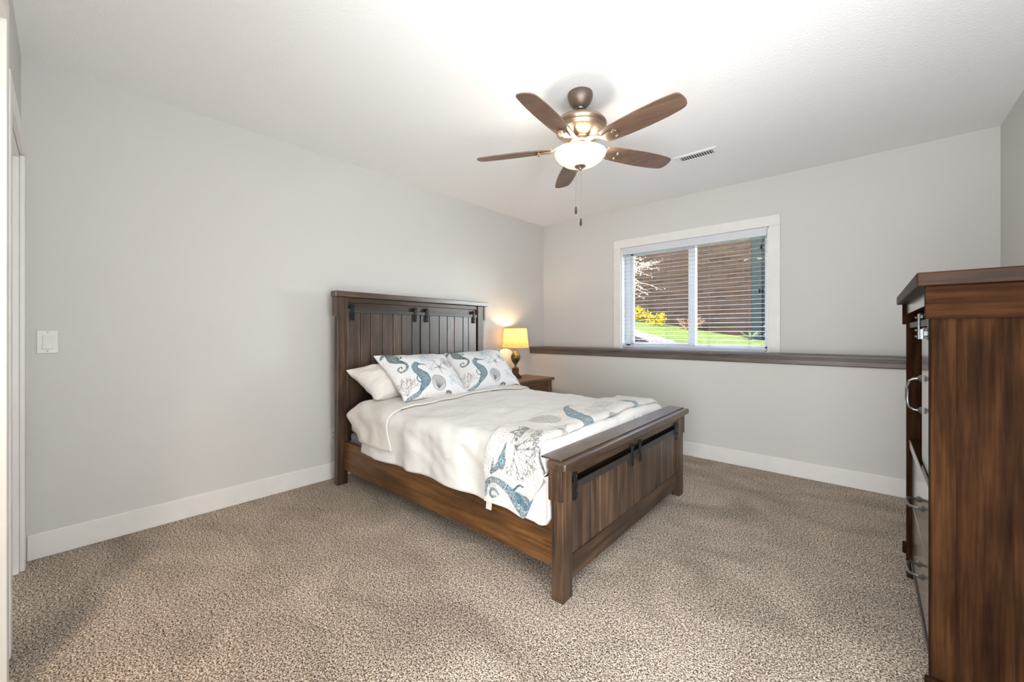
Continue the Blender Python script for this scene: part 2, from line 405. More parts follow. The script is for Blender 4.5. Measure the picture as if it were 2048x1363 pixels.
# ------------------------------------------------------------------ light switch, outlet, vent
sw = thing('light_switch', 'white rocker light switch plate on the wall by the corner', 'light switch', (0, -4.0715, 1.063))
MB().box(0, 0.006, -0.036, 0.036, -0.057, 0.057).build('plate', M_PLASTIC, sw, bevel=0.003)
MB().prism([(0.006, -0.033), (0.017, -0.033), (0.008, 0.033), (0.006, 0.033)], 'y', -0.0165, 0.0165).build('rocker', M_PLASTIC, sw, bevel=0.001)
for z in (-0.047, 0.047):
    MB().lathe([(0.003, 0.006), (0.003, 0.0072)], 10, (0, 0, z), axis='x').build('screw', M_STEEL, sw)
ou = thing('wall_outlet', 'white double power outlet low on the wall beside the headboard post', 'outlet', (0, -2.645, 0.325))
MB().box(0, 0.006, -0.036, 0.036, -0.057, 0.057).build('plate', M_PLASTIC, ou, bevel=0.003)
for z in (-0.02, 0.02):
    s_ = MB().box(0.006, 0.009, -0.016, 0.016, z - 0.014, z + 0.014).build('socket', M_PLASTIC, ou, bevel=0.002)
    MB().box(0.009, 0.0095, -0.009, -0.006, z - 0.004, z + 0.008).box(0.009, 0.0095, 0.006, 0.009, z - 0.004, z + 0.008).build('slot', M_DARK, s_)
ve = thing('ceiling_vent', 'white metal air vent set in the ceiling beside the fan', 'vent', (2.09, -0.855, H))
vf = MB().box(-0.15, 0.15, -0.067, -0.036, -0.006, 0).box(-0.15, 0.15, 0.036, 0.067, -0.006, 0).box(-0.15, -0.115, -0.036, 0.036, -0.006, 0).box(0.115, 0.15, -0.036, 0.036, -0.006, 0)
vf.build('frame', plain('vent_enamel', (0.82, 0.82, 0.82), 0.4), ve, bevel=0.002)
MB().box(-0.115, 0.115, -0.036, 0.036, -0.0015, -0.0005).build('duct_opening', plain('duct_grey', (0.10, 0.10, 0.10), 0.8), ve)
lv = MB()
for k in range(13):
    x = -0.115 + 0.23 * (k + 0.5) / 13
    lv.prism([(x - 0.006, -0.001), (x - 0.004, -0.001), (x + 0.003, -0.008), (x + 0.001, -0.008)], 'y', -0.036, 0.036) if False else lv.add(
        [(x - 0.006, -0.036, -0.001), (x - 0.003, -0.036, -0.001), (x + 0.004, -0.036, -0.007), (x + 0.001, -0.036, -0.007),
         (x - 0.006, 0.036, -0.001), (x - 0.003, 0.036, -0.001), (x + 0.004, 0.036, -0.007), (x + 0.001, 0.036, -0.007)],
        [(0, 1, 2, 3), (7, 6, 5, 4), (0, 4, 5, 1), (1, 5, 6, 2), (2, 6, 7, 3), (3, 7, 4, 0)])
lv.build('louvres', plain('vent_enamel', (0.82, 0.82, 0.82), 0.4), ve)

# ------------------------------------------------------------------ window blind
bl = thing('window_blind', 'white slatted blind with open slats hanging in the window', 'blind', ((WX0 + WX1) / 2, 0.035, WZ0))
M_SLAT = plain('white_blind_slat', (0.62, 0.64, 0.68), 0.45)
bw = (WX1 - WX0) / 2 - 0.016
MB().box(-bw - 0.002, bw + 0.002, -0.042, -0.032, 1.005, 1.072).box(-bw - 0.002, bw + 0.002, -0.044, -0.032, 1.003, 1.010).build('valance', M_SLAT, bl, bevel=0.002)
MB().box(-bw, bw, -0.028, 0.028, 1.015, 1.055).build('head_rail', M_SLAT, bl)
sl = MB(); nsl = 24
for k in range(nsl):
    z = 0.058 + 0.0405 * k
    t = R(5.5); c_, s_ = math.cos(t), math.sin(t)
    pr = []
    for (y, zz) in ((-0.025, -0.0008), (0.025, -0.0008), (0.025, 0.0007), (0, 0.0018), (-0.025, 0.0007)):
        pr.append((y * c_ - zz * s_, z + y * s_ + zz * c_))
    sl.prism(pr, 'x', -bw, bw)
sl.build('slats', M_SLAT, bl)
MB().box(-bw, bw, -0.026, 0.026, 0.012, 0.030).build('bottom_rail', M_SLAT, bl, bevel=0.004)
M_CORD = plain('grey_cord', (0.25, 0.25, 0.27), 0.8)
lc = MB()
for fx in (-0.56, -0.19, 0.19, 0.52):
    for y in (-0.027, 0.027):
        lc.tube([(fx * 1.02, y, 0.03), (fx * 1.02, y, 1.02)], 0.0009, 5)
lc.build('ladder_cords', M_CORD, bl)
for x, zt, nm in ((bw - 0.040, 0.925, 'tilt_cord'), (bw - 0.032, 0.545, 'lift_cord'), (bw - 0.052, 0.545, 'lift_cord')):
    c = MB().tube([(x, -0.034, 1.01), (x, -0.034, zt)], 0.0011, 6).build(nm, M_CORD, bl)
    MB().lathe([(0.003, 0.018), (0.006, 0.012), (0.008, -0.012), (0.005, -0.018)], 12, (x, -0.034, zt - 0.015)).build('tassel', M_BLACK, c, smooth=True)

# ------------------------------------------------------------------ bed frame
BED = thing('bed', 'dark brown rustic wooden bed frame with barn door style headboard and footboard', 'bed', (0.187, -2.702, 0), R(1.0))
BW = 1.495
def tones(lo=0.8, hi=1.2): return random.uniform(lo, hi)
def strap(parent, x, y, z0, z1, side=1, nbolt=(0.12, 0.62, 0.92)):
    """black hanger strap with bolts on an upright face at x, facing +x"""
    s = MB().box(x, x + 0.006, y - 0.014, y + 0.014, z0, z1)
    s.lathe([(0.017, -0.006), (0.017, 0.004)], 16, (x - 0.008, y - 0.008, z1 - 0.016), axis='x')
    for fb in nbolt:
        s.lathe([(0.006, 0.006), (0.006, 0.011), (0.003, 0.013)], 10, (x, y, z1 - (z1 - z0) * fb), axis='x')
    return s.build('hanger_strap', M_BLACK, parent, bevel=0.0012)
def planks(parent, x0, x1, y0, y1, z0, z1, n, kind):
    p = MB(); ws = [random.uniform(0.8, 1.25) for _ in range(n)]; t = sum(ws); y = y0
    for w in ws:
        y2 = y + (y1 - y0) * w / t
        p.box(x0, x1, y + 0.003, y2 - 0.003, z0, z1, tones(0.72, 1.28)); y = y2
    p.box(x0 - 0.006, x0 + 0.001, y0, y1, z0, z1, 0.12)
    return p.build('plank_door', wood(kind, 'z', 0.34, 0.8), parent, bevel=0.002)

# headboard (front face x = 0, back x = -0.05)
hb = MB().box(-0.040, -0.012, 0.075, BW - 0.075, 1.335, 1.37, 0.95).box(-0.046, -0.030, 0.07, BW - 0.07, 0.30, 1.34, 0.8).box(-0.04, -0.012, 0.075, BW - 0.075, 0.34, 0.48, 0.7)
hbO = hb.build('headboard', wood('bed', 'y'), BED, bevel=0.002)
for y0 in (0.0, BW - 0.078):
    MB().box(-0.050, 0.0, y0, y0 + 0.078, 0, 1.37, tones(0.9, 1.05)).build('post', wood('bed', 'z'), hbO, bevel=0.003)
MB().box(-0.060, 0.020, -0.024, BW + 0.042, 1.370, 1.412, 1.0).build('cap', wood('bed', 'y', 0.33, 1.0), hbO, bevel=0.005)
for y0, y1 in ((-0.016, 0.001), (BW - 0.001, BW + 0.020)):
    MB().box(-0.054, 0.006, y0, y1, 1.233, 1.37, 1.0).build('corner_block', wood('bed', 'z'), hbO, bevel=0.003)
mid = 0.735
planks(hbO, -0.028, -0.014, 0.080, mid - 0.004, 0.45, 1.262, 7, 'bed')
planks(hbO, -0.028, -0.014, mid + 0.004, BW - 0.088, 0.45, 1.262, 7, 'bed')
MB().box(-0.010, -0.003, 0.080, BW - 0.090, 1.258, 1.284).build('door_track', M_TRACK, hbO, bevel=0.001)
for y in (0.115, 0.675, 0.797, 1.365): strap(hbO, -0.003, y, 1.200, 1.320)

# footboard (outer face x = FX)
FX = 1.936
fb = MB().box(FX - 0.045, FX - 0.006, 0.07, BW - 0.07, 0.500, 0.546, 1.0).box(FX - 0.050, FX - 0.034, 0.07, BW - 0.07, 0.08, 0.51, 0.15).box(FX - 0.045, FX - 0.012, 0.07, BW - 0.07, 0.062, 0.165, 0.8)  # backing panel toned near black: shade of the deep recess put into its colour
fbO = fb.build('footboard', wood('bed', 'y'), BED, bevel=0.002)
for y0 in (0.0, BW - 0.074):
    MB().box(FX - 0.056, FX, y0, y0 + 0.074, 0, 0.547, tones(0.9, 1.05)).build('post', wood('bed', 'z'), fbO, bevel=0.003)
MB().box(FX - 0.066, FX + 0.028, -0.024, BW + 0.042, 0.546, 0.583, 1.05).build('cap', wood('bed', 'y', 0.28, 1.0), fbO, bevel=0.009, seg=3)
MB().box(FX - 0.105, FX - 0.005, -0.006, BW + 0.022, 0.582, 0.590, 1.0).build('cap_board', wood('bed', 'y', 0.28, 1.0), fbO, bevel=0.002)
for y0, y1 in ((-0.016, 0.001), (BW - 0.001, BW + 0.020)):
    MB().box(FX - 0.062, FX + 0.004, y0, y1, 0.418, 0.547, 1.0).build('corner_block', wood('bed', 'z'), fbO, bevel=0.003)
planks(fbO, FX - 0.030, FX - 0.016, 0.075, mid - 0.01, 0.150, 0.455, 7, 'bed')
planks(fbO, FX - 0.030, FX - 0.016, mid - 0.004, BW - 0.078, 0.150, 0.455, 7, 'bed')
MB().box(FX - 0.012, FX - 0.004, 0.082, BW - 0.085, 0.440, 0.470).build('door_track', M_TRACK, fbO, bevel=0.001)
for y in (0.098, 0.672, 0.772, 1.352): strap(fbO, FX - 0.004, y, 0.397, 0.515)
for y0 in (0.048, BW - 0.078):
    MB().box(-0.01, FX - 0.05, y0, y0 + 0.028, 0.105, 0.312, 1.0).build('side_rail', wood('rail', 'x'), BED, bevel=0.003)
sl_ = MB()
for k in range(9):
    sl_.box(0.10 + 0.2 * k, 0.17 + 0.2 * k, 0.076, BW - 0.078, 0.185, 0.203)
sl_.build('bed_slats', wood('rail', 'y'), BED)

CB, SB = math.cos(R(1.0)), math.sin(R(1.0))
def bed_local(w):
    dx, dy = w[0] - 0.187, w[1] + 2.702
    return Vector((dx * CB + dy * SB, -dx * SB + dy * CB, w[2]))
def bedthing(name, label, cat, group=None):
    return thing(name, label, cat, (0.187, -2.702, 0), R(1.0), group)
def put_bed(o):
    o.location = (0.187, -2.702, 0); o.rotation_euler = (0, 0, R(1.0))

bs = MB().box(0.015, 1.82, 0.088, BW - 0.088, 0.205, 0.372).build('box_spring', M_BOXS, None, bevel=0.02, seg=3, smooth=True)
put_bed(bs); tag(bs, 'dark grey box spring showing beside the headboard post', 'box spring')
ms = MB().box(0.012, 1.80, 0.088, BW - 0.088, 0.373, 0.555).build('mattress', M_MATT, None, bevel=0.03, seg=3, smooth=True)
put_bed(ms); tag(ms, 'pale mattress edge above the grey box spring', 'mattress')

# ------------------------------------------------------------------ bedding
def nz(x, y, z=0.0): return noise.noise(Vector((x, y, z)))
YL, YR, ZT, RC = 0.032, BW - 0.035, 0.612, 0.085
SIDE_L = ZT - RC - 0.295
S0 = SIDE_L; S1 = S0 + RC * math.pi / 2; S2 = S1 + (YR - YL - 2 * RC); S3 = S2 + RC * math.pi / 2; S4 = S3 + 0.27
def section(s):
    """point and outward normal on the cross-section of the made bed, s from the left hem over the top"""
    if s < S0: return YL, 0.295 + s, -1.0, 0.0
    if s < S1:
        a = (s - S0) / RC; return YL + RC - RC * math.cos(a), ZT - RC + RC * math.sin(a), -math.cos(a), math.sin(a)
    if s < S2: return YL + RC + (s - S1), ZT, 0.0, 1.0
    if s < S3:
        a = (s - S2) / RC; return YR - RC + RC * math.sin(a), ZT - RC + RC * math.cos(a), math.sin(a), math.cos(a)
    return YR, ZT - RC - (s - S3), 1.0, 0.0
def cover(x, s, off=0.0):
    y, z, ny, nzv = section(s)
    top = max(0.0, min(1.0, (s - S0) / (S1 - S0))) * max(0.0, min(1.0, (S3 - s) / (S3 - S2)))
    crown = 0.022 * math.sin(math.pi * max(0, min(1, (s - S1) / (S2 - S1)))) * top
    puff = 0.020 * nz(x * 2.6, s * 3.1, 1.7) + 0.011 * nz(x * 6.5, s * 5.5, 4.2) + 0.004 * nz(x * 19, s * 15, 9.1)
    tuft = -0.012 * math.exp(-((((x - 0.15) % 0.42) - 0.21) ** 2 + (((s - 0.1) % 0.40) - 0.20) ** 2) / 0.004)
    d = off + crown + (puff + tuft) * top
    side = 1.0 - top
    hang = max(0.0, 1.0 - s / S1) if s < S1 else max(0.0, (s - S2) / (S4 - S2))
    fold = 0.014 * math.sin(x * 17 + 2.5 * nz(x * 2.2, s * 1.5)) * hang + 0.011 * nz(x * 5, s * 4, 7.0) + 0.005 * nz(x * 14, s * 9, 2.0) + 0.009 * nz(x * 8 + s * 14, s * 2 - x * 2, 5.5)
    d += fold * side + 0.012 * hang
    zz = z + nzv * d + 0.008 * nz(x * 3.5, 0, 8.8) * hang * (1 if s < S1 else 0)
    if s < S0:
        k = 1 - s / S0                       # hem dips near the foot corner
        zz -= k * (0.030 * math.exp(-((x - 1.74) / 0.09) ** 2) - 0.03 * max(0, (x - 1.80) / 0.05))
    return Vector((x, y + ny * d, zz))
def cover_mesh(name, xs_fn, smin, smax, ns, nx, off, mat, drop=None, thick=0.014):
    V = []
    for i in range(nx):
        for j in range(ns):
            s = smin + (smax - smin) * j / (ns - 1)
            a, b = xs_fn(s); u = i / (nx - 1); x = a + (b - a) * u
            p = cover(x, s, off)
            if drop: p = drop(p, u, s)
            V.append(p)
    m = MB().grid(V, nx, ns)
    o = m.build(name, mat, None, smooth=True, angle=180)
    so = o.modifiers.new('thickness', 'SOLIDIFY'); so.thickness = thick; so.offset = -1
    put_bed(o); return o
def duvet_drop(p, u, s):
    # last tenth of the length tucks down inside the footboard
    if u > 0.90:
        t = (u - 0.90) / 0.10; a = min(1.0, t / 0.35) * math.pi / 2; r = 0.05
        if p.z > 0.42:
            full = p.z; x0 = 1.780
            if t <= 0.35:
                p.x = x0 + r * math.sin(a); p.z = full - r * (1 - math.cos(a))
            else:
                p.x = x0 + r + 0.006 * math.sin(s * 120 + 2 * nz(s * 5, 0, 1)) + 0.008 * nz(s * 9, t * 3, 3); p.z = max(0.40, full - r - (t - 0.35) / 0.65 * 0.14)
            if s < S1 or s > S2:
                w = 1 - (max(0, s - 0.18) / (S1 - 0.18) if s < S1 else max(0, (S4 - s) / (S4 - S2)))
                p.z = p.z * (1 - w) + full * w; p.x = p.x * (1 - w) + (1.76 + 0.085 * t) * w
        else:
            p.x = 1.76 + 0.085 * t
    return p
def duvet_x(s):
    a = 0.60
    if s < S0 + 0.05: a = 0.285 + 0.02 * math.sin(s * 9)
    elif s < S1: a = 0.285 + (0.60 - 0.285) * (s - S0 - 0.05) / (S1 - S0 - 0.05)
    return a, 1.845
du = cover_mesh('duvet', duvet_x, 0.0, S4, 190, 190, 0.0, M_DUVET, duvet_drop, 0.016)
tag(du, 'rumpled white duvet spread over the bed and hanging over the side rail', 'duvet')
MB().add([(1.487, 0.017, 0.300), (1.522, 0.017, 0.300), (1.522, 0.012, 0.262), (1.487, 0.012, 0.262), (1.487, 0.019, 0.300), (1.522, 0.019, 0.300), (1.522, 0.014, 0.262), (1.487, 0.014, 0.262)],
         [(0, 1, 2, 3), (7, 6, 5, 4), (0, 4, 5, 1), (1, 5, 6, 2), (2, 6, 7, 3), (3, 7, 4, 0)]).build('care_tag', M_SHEET, du)
def sheet_x(s):
    z = section(s)[1]
    if s < S1:
        a = 0.285 - 0.175 * min(1, max(0, (z - 0.37) / 0.15)) + 0.09 * max(0, (z - 0.53) / 0.08)
        b = 0.655 - 0.035 * s / S1 + 0.012 * math.sin(s * 22)
    else:
        a = 0.20; b = 0.62 + 0.01 * math.sin(s * 12)
    return a, b
sh = cover_mesh('bed_sheet', sheet_x, 0.075, S4 - 0.05, 150, 60, 0.017, M_SHEET, None, 0.012)
tag(sh, 'cream sheet turned back below the pillows and draped over the left side', 'bed sheet')

# ---- printed pattern helpers (sea life drawn on plane coordinates, metres)
BLUE = np.array((0.045, 0.150, 0.215)); TEAL = np.array((0.040, 0.105, 0.125)); SKY = np.array((0.26, 0.42, 0.50))
GREY = np.array((0.20, 0.195, 0.19)); LGREY = np.array((0.42, 0.41, 0.40)); BASE = np.array((0.79, 0.785, 0.78)); TAUPE = np.array((0.30, 0.25, 0.22))
class Print:
    def __init__(s, U, V, base=BASE):
        s.U = U; s.V = V; s.C = np.tile(base, (len(U), 1))
    def blend(s, idx, a, col): s.C[idx] = s.C[idx] * (1 - a[:, None]) + col * a[:, None]
    def stroke(s, pts, w0, col, w1=None, soft=0.0012, alpha=1.0):
        w1 = w0 if w1 is None else w1; pts = np.array(pts, float); m = max(w0, w1) + soft * 2
        idx = np.where((s.U > pts[:, 0].min() - m) & (s.U < pts[:, 0].max() + m) & (s.V > pts[:, 1].min() - m) & (s.V < pts[:, 1].max() + m))[0]
        if not len(idx): return
        P = np.stack([s.U[idx], s.V[idx]], 1); A = np.zeros(len(idx)); n = len(pts) - 1
        for i in range(n):
            a, b = pts[i], pts[i + 1]; d = b - a; L2 = d @ d + 1e-12
            t = np.clip(((P - a) @ d) / L2, 0, 1); q = np.linalg.norm(P - a - t[:, None] * d, axis=1)
            w = w0 + (w1 - w0) * (i + t) / n
            A = np.maximum(A, np.clip((w - q) / soft + 0.5, 0, 1))
        s.blend(idx, A * alpha, col)
    def disc(s, c, r, col, alpha=1.0, soft=0.002, tex=None):
        q = np.hypot((s.U - c[0]) / r[0], (s.V - c[1]) / r[1]); idx = np.where(q < 1.05)[0]
        if not len(idx): return
        A = np.clip((1 - q[idx]) * min(r) / soft, 0, 1) * alpha
        if tex is not None: A = A * tex(s.U[idx], s.V[idx])
        s.blend(idx, A, col)
def coral(P, c, k, rot=90, col=GREY, spread=70, n=5, seed=1, w=0.0022, depth=3):
    rnd = random.Random(seed)
    def br(p, a, l, d, w):
        pts = [p]; aa = a
        for _ in range(3):
            aa += rnd.uniform(-14, 14); p = (p[0] + l / 3 * math.cos(R(aa)), p[1] + l / 3 * math.sin(R(aa))); pts.append(p)
        P.stroke(pts, w, col, w * 0.75, soft=0.001)
        if d > 0:
            for da in ((-24, 20) if rnd.random() < 0.75 else (-32, 0, 30)):
                br(p, aa + da + rnd.uniform(-8, 8), l * rnd.uniform(0.68, 0.88), d - 1, w * 0.86)
    for i in range(n):
        br(c, rot - spread + 2 * spread * i / (n - 1), k * 0.34, depth, w)
def starfish(P, c, k, rot, col=GREY):
    for i in range(5):
        a = R(rot + 72 * i); b = a + 0.12
        P.stroke([c, (c[0] + k * 0.5 * math.cos(a), c[1] + k * 0.5 * math.sin(a)), (c[0] + k * math.cos(b), c[1] + k * math.sin(b))], k * 0.13, col, k * 0.03, alpha=0.8)
        P.stroke([c, (c[0] + k * 0.8 * math.cos(a), c[1] + k * 0.8 * math.sin(a))], k * 0.02, BASE, alpha=0.7)
def shell(P, c, r, rot=0, col=LGREY):
    P.disc(c, r, col, 0.42)
    th = np.linspace(0, 2 * math.pi, 28)
    P.stroke([(c[0] + r[0] * math.cos(t), c[1] + r[1] * math.sin(t)) for t in th], 0.0015, col * 0.8)
    hx, hy = c[0] + r[0] * 0.85 * math.cos(R(rot)), c[1] + r[1] * 0.85 * math.sin(R(rot))
    for i in range(13):
        a = R(rot + 180) + R(-78 + 13 * i)
        P.stroke([(hx, hy), (c[0] + r[0] * 0.97 * math.cos(a), c[1] + r[1] * 0.97 * math.sin(a))], 0.0013, col * 0.62, soft=0.001)
    for f in (0.45, 0.7):
        P.stroke([(hx + (c[0] + r[0] * math.cos(t) - hx) * f, hy + (c[1] + r[1] * math.sin(t) - hy) * f) for t in th], 0.0008, BASE, soft=0.001, alpha=0.7)
def hatch(P, fu, fv, amp, mask=None):
    a = amp * np.clip(np.sin(P.U * fu + 1.5 * np.sin(P.V * fv * 0.5)) * np.sin(P.V * fv + np.sin(P.U * fu * 0.4)), 0, 1)
    if mask is not None: a = a * mask
    P.C = P.C * (1 - a[:, None]) + np.array((0.50, 0.53, 0.58)) * a[:, None]

# ---- pillows
def set_print(o, cols):
    ca = o.data.color_attributes.new('print', 'FLOAT_COLOR', 'POINT')
    A = np.ones((len(o.data.vertices), 4), np.float32); A[:len(cols), :3] = cols
    A[len(cols):, :3] = BASE
    ca.data.foreach_set('color', A.ravel())
def pillow(name, BL, BR, TL, TR, thick, nu, nv, mat, draw=None, seed=0, flange=0.0, wr=0.006, back=1.0, earpull=0.05):
    BL, BR, TL, TR = map(Vector, (BL, BR, TL, TR))
    nrm = ((BR - BL) + (TR - TL)).cross((TL - BL) + (TR - BR)).normalized()
    c = (BL + BR + TL + TR) / 4
    Vf, Vb = [], []; U = []; Vv = []
    w = ((BR - BL).length + (TR - TL).length) / 2; h = ((TL - BL).length + (TR - BR).length) / 2
    for i in range(nu):
        for j in range(nv):
            u = -1 + 2 * i / (nu - 1); v = -1 + 2 * j / (nv - 1)
            uu = u * (1 - earpull * (1 - v * v)); vv = v * (1 - earpull * 1.3 * (1 - u * u))
            a, b = (uu + 1) / 2, (vv + 1) / 2
            p = (BL * (1 - a) + BR * a) * (1 - b) + (TL * (1 - a) + TR * a) * b
            t = max(0.0, (1 - abs(u) ** 2.6)) ** 0.55 * max(0.0, (1 - abs(v) ** 2.6)) ** 0.55
            n1 = wr * (nz(u * 2.5 + seed, v * 2.5) + 0.6 * nz(u * 6 + seed, v * 5, 3)) * (t ** 0.3)
            edge = 0.020 * nz(u * 3.2, v * 3.2, seed + 11) * (1 - t)
            Vf.append(p + nrm * (thick * 0.5 * t + n1 + edge)); Vb.append(p - nrm * (thick * 0.5 * back * t - n1 * 0.5 - edge + 0.0005))
            U.append((u + 1) / 2 * w); Vv.append((v + 1) / 2 * h)
    m = MB().grid(Vf, nu, nv)
    m.grid(Vb, nu, nv, True)
    n0 = nu * nv; ring = [i * nv for i in range(nu)] + [(nu - 1) * nv + j for j in range(1, nv)] + [i * nv + nv - 1 for i in range(nu - 2, -1, -1)] + [j for j in range(nv - 2, 0, -1)]
    for k in range(len(ring)):
        a, b = ring[k], ring[(k + 1) % len(ring)]; m.f.append((a, a + n0, b + n0, b))
    o = m.build(name, mat, None, smooth=True, angle=180)
    if draw:
        P = Print(np.array(U), np.array(Vv)); draw(P, w, h); set_print(o, P.C)
    o_c = c
    return o
def mottled(P, idx, f=1.0):
    u, v = P.U[idx] * f, P.V[idx] * f
    q = np.sin(u * 560 + 3 * np.sin(v * 210)) * np.sin(v * 640 + 3 * np.sin(u * 190)) + 0.5 * np.sin(u * 1150 + v * 700)
    return np.clip(0.50 + 1.15 * q, 0.06, 1.0)
def creature(P, pts, rad, col, f=1.0, soft=0.0012, solid=0.0):
    """tapering scaled body along a spine; small gaps of the ground colour show between the scales"""
    pts = np.array(pts, float); m = max(rad) + 0.004
    idx = np.where((P.U > pts[:, 0].min() - m) & (P.U < pts[:, 0].max() + m) & (P.V > pts[:, 1].min() - m) & (P.V < pts[:, 1].max() + m))[0]
    if not len(idx): return
    Q = np.stack([P.U[idx], P.V[idx]], 1); A = np.zeros(len(idx)); E = np.zeros(len(idx))
    for i in range(len(pts) - 1):
        a, b = pts[i], pts[i + 1]; d = b - a; t = np.clip(((Q - a) @ d) / (d @ d + 1e-12), 0, 1)
        q = np.linalg.norm(Q - a - t[:, None] * d, axis=1); w = rad[i] + (rad[i + 1] - rad[i]) * t
        A = np.maximum(A, np.clip((w - q) / soft + 0.5, 0, 1)); E = np.maximum(E, np.where(q < w, 1 - np.abs(q - w * 0.93) / (0.10 * w + 0.0012), 0))
    mo = mottled(P, idx, f); mo = np.maximum(mo, np.clip(E, 0, 1) * 0.85); mo = np.maximum(mo, solid)
    P.blend(idx, A * mo, col)
def spline(pts, n=6):
    p = [np.array(q, float) for q in pts]; p = [2 * p[0] - p[1]] + p + [2 * p[-1] - p[-2]]; o = []
    for i in range(1, len(p) - 2):
        for k in range(n):
            t = k / n; o.append(0.5 * ((2 * p[i]) + (-p[i - 1] + p[i + 1]) * t + (2 * p[i - 1] - 5 * p[i] + 4 * p[i + 1] - p[i + 2]) * t * t + (-p[i - 1] + 3 * p[i] - 3 * p[i + 1] + p[i + 2]) * t ** 3))
    return [tuple(q) for q in o] + [tuple(p[-2])]
def lerp_r(r, n):
    return list(np.interp(np.linspace(0, len(r) - 1, n), range(len(r)), r))
def body(P, pts, rad, col, f=1.0, solid=0.0):
    q = spline(pts); creature(P, q, lerp_r(rad, len(q)), col, f, solid=solid)
def sham_print(P, w, h):
    """u runs left to right along the lower edge, v from the lower edge up"""
    hatch(P, 330, 150, 0.42)
    q = lambda a, b: (a * w, b * h)
    Q = lambda *l: [q(a, b) for a, b in l]
    # pale blue coral fan along the upper middle
    m = np.clip(1.15 - np.hypot((P.U / w - 0.53) / 0.25, (P.V / h - 0.80) / 0.17), 0, 1) ** 0.5
    tx = np.clip(np.sin(P.U * 520 + 3 * np.sin(P.V * 260)) * np.sin(P.V * 480 + 2 * np.sin(P.U * 210)) * 0.8 + 0.42, 0, 1)
    P.C = P.C * (1 - 0.62 * (m * tx)[:, None]) + SKY * (0.62 * (m * tx))[:, None]
    coral(P, q(0.66, 0.64), 0.15, 150, SKY * 0.8, 50, 5, 3, 0.0016)
    coral(P, q(0.05, 0.06), 0.145, 78, TAUPE, 42, 6, 5, 0.0015)
    coral(P, q(0.92, 0.05), 0.15, 100, SKY * 0.9, 45, 5, 8, 0.0015)
    # first seahorse: snout to the left edge, upright body, tail spiralling under
    t = TEAL * 0.8
    body(P, Q((0.018, 0.875), (0.062, 0.930), (0.112, 0.955)), [0.006, 0.011, 0.016], t, solid=0.5)
    body(P, Q((0.128, 0.960), (0.140, 0.915), (0.132, 0.850), (0.120, 0.785), (0.135, 0.735), (0.185, 0.690)), [0.019, 0.033, 0.042, 0.038, 0.026, 0.016], t)
    body(P, Q((0.185, 0.690), (0.212, 0.650), (0.216, 0.590), (0.172, 0.521), (0.107, 0.490), (0.080, 0.529), (0.097, 0.579), (0.136, 0.590), (0.127, 0.550)), [0.015, 0.012, 0.010, 0.009, 0.008, 0.007, 0.006, 0.005, 0.004], t * 0.9, 1.5)
    P.stroke(spline(Q((0.215, 0.885), (0.236, 0.850), (0.215, 0.800), (0.175, 0.790))), 0.005, t)
    # second seahorse: snout to the right, belly right, tail down and back to the left corner
    b = BLUE * 0.85
    body(P, Q((0.462, 0.563), (0.409, 0.585), (0.355, 0.612)), [0.005, 0.009, 0.016], b, solid=0.5)
    body(P, Q((0.350, 0.620), (0.300, 0.555), (0.292, 0.480), (0.315, 0.405), (0.345, 0.330), (0.350, 0.250), (0.310, 0.170), (0.250, 0.100)), [0.021, 0.023, 0.028, 0.038, 0.048, 0.044, 0.029, 0.017], b)
    body(P, Q((0.250, 0.100), (0.200, 0.050), (0.130, 0.028), (0.050, 0.014), (0.010, 0.008)), [0.016, 0.013, 0.011, 0.010, 0.006], b, 1.3)
    P.stroke(spline(Q((0.255, 0.330), (0.235, 0.280), (0.250, 0.225), (0.285, 0.210))), 0.004, b)
    # third one cut by the upper right corner
    body(P, Q((0.885, 0.985), (0.945, 0.940), (0.985, 0.860)), [0.012, 0.020, 0.014], b)
    P.stroke(spline(Q((0.985, 0.72), (0.965, 0.64), (0.940, 0.62), (0.925, 0.66), (0.95, 0.69))), 0.005, SKY * 0.9, 0.003)
    starfish(P, q(0.668, 0.500), 0.068, 112, GREY * 1.0)
    shell(P, q(0.850, 0.635), (0.056, 0.058), 200, LGREY * 0.95)
    shell(P, q(0.535, 0.175), (0.062, 0.062), 250, GREY * 1.25)
    P.stroke(Q((0.62, 0.012), (0.66, 0.02), (0.70, 0.01)), 0.006, GREY)
p1 = pillow('sham_pillow', (0.700, -2.478, 0.635), (0.735, -1.915, 0.635), (0.372, -2.525, 0.938), (0.392, -1.900, 0.932), 0.18, 190, 150, M_PRINT, sham_print, 1, back=0.8, earpull=0.075)
tag(p1, 'quilted sham pillow with blue seahorses and starfish print, front one nearest the camera', 'pillow', 'printed sham pillows')
p2 = pillow('sham_pillow', (0.695, -1.925, 0.635), (0.690, -1.250, 0.635), (0.300, -1.860, 0.922), (0.315, -1.165, 0.945), 0.18, 190, 150, M_PRINT, sham_print, 5, back=0.8, earpull=0.075)
tag(p2, 'quilted seahorse print sham pillow next to the table lamp, tucked behind the other sham', 'pillow', 'printed sham pillows')
p3 = pillow('bed_pillow', (0.500, -2.570, 0.640), (0.480, -1.960, 0.640), (0.235, -2.665, 0.835), (0.255, -1.960, 0.880), 0.25, 90, 70, M_SHEET, None, 9, wr=0.012, earpull=0.07)
tag(p3, 'plain cream bed pillow leaning on the headboard behind the front sham', 'pillow')

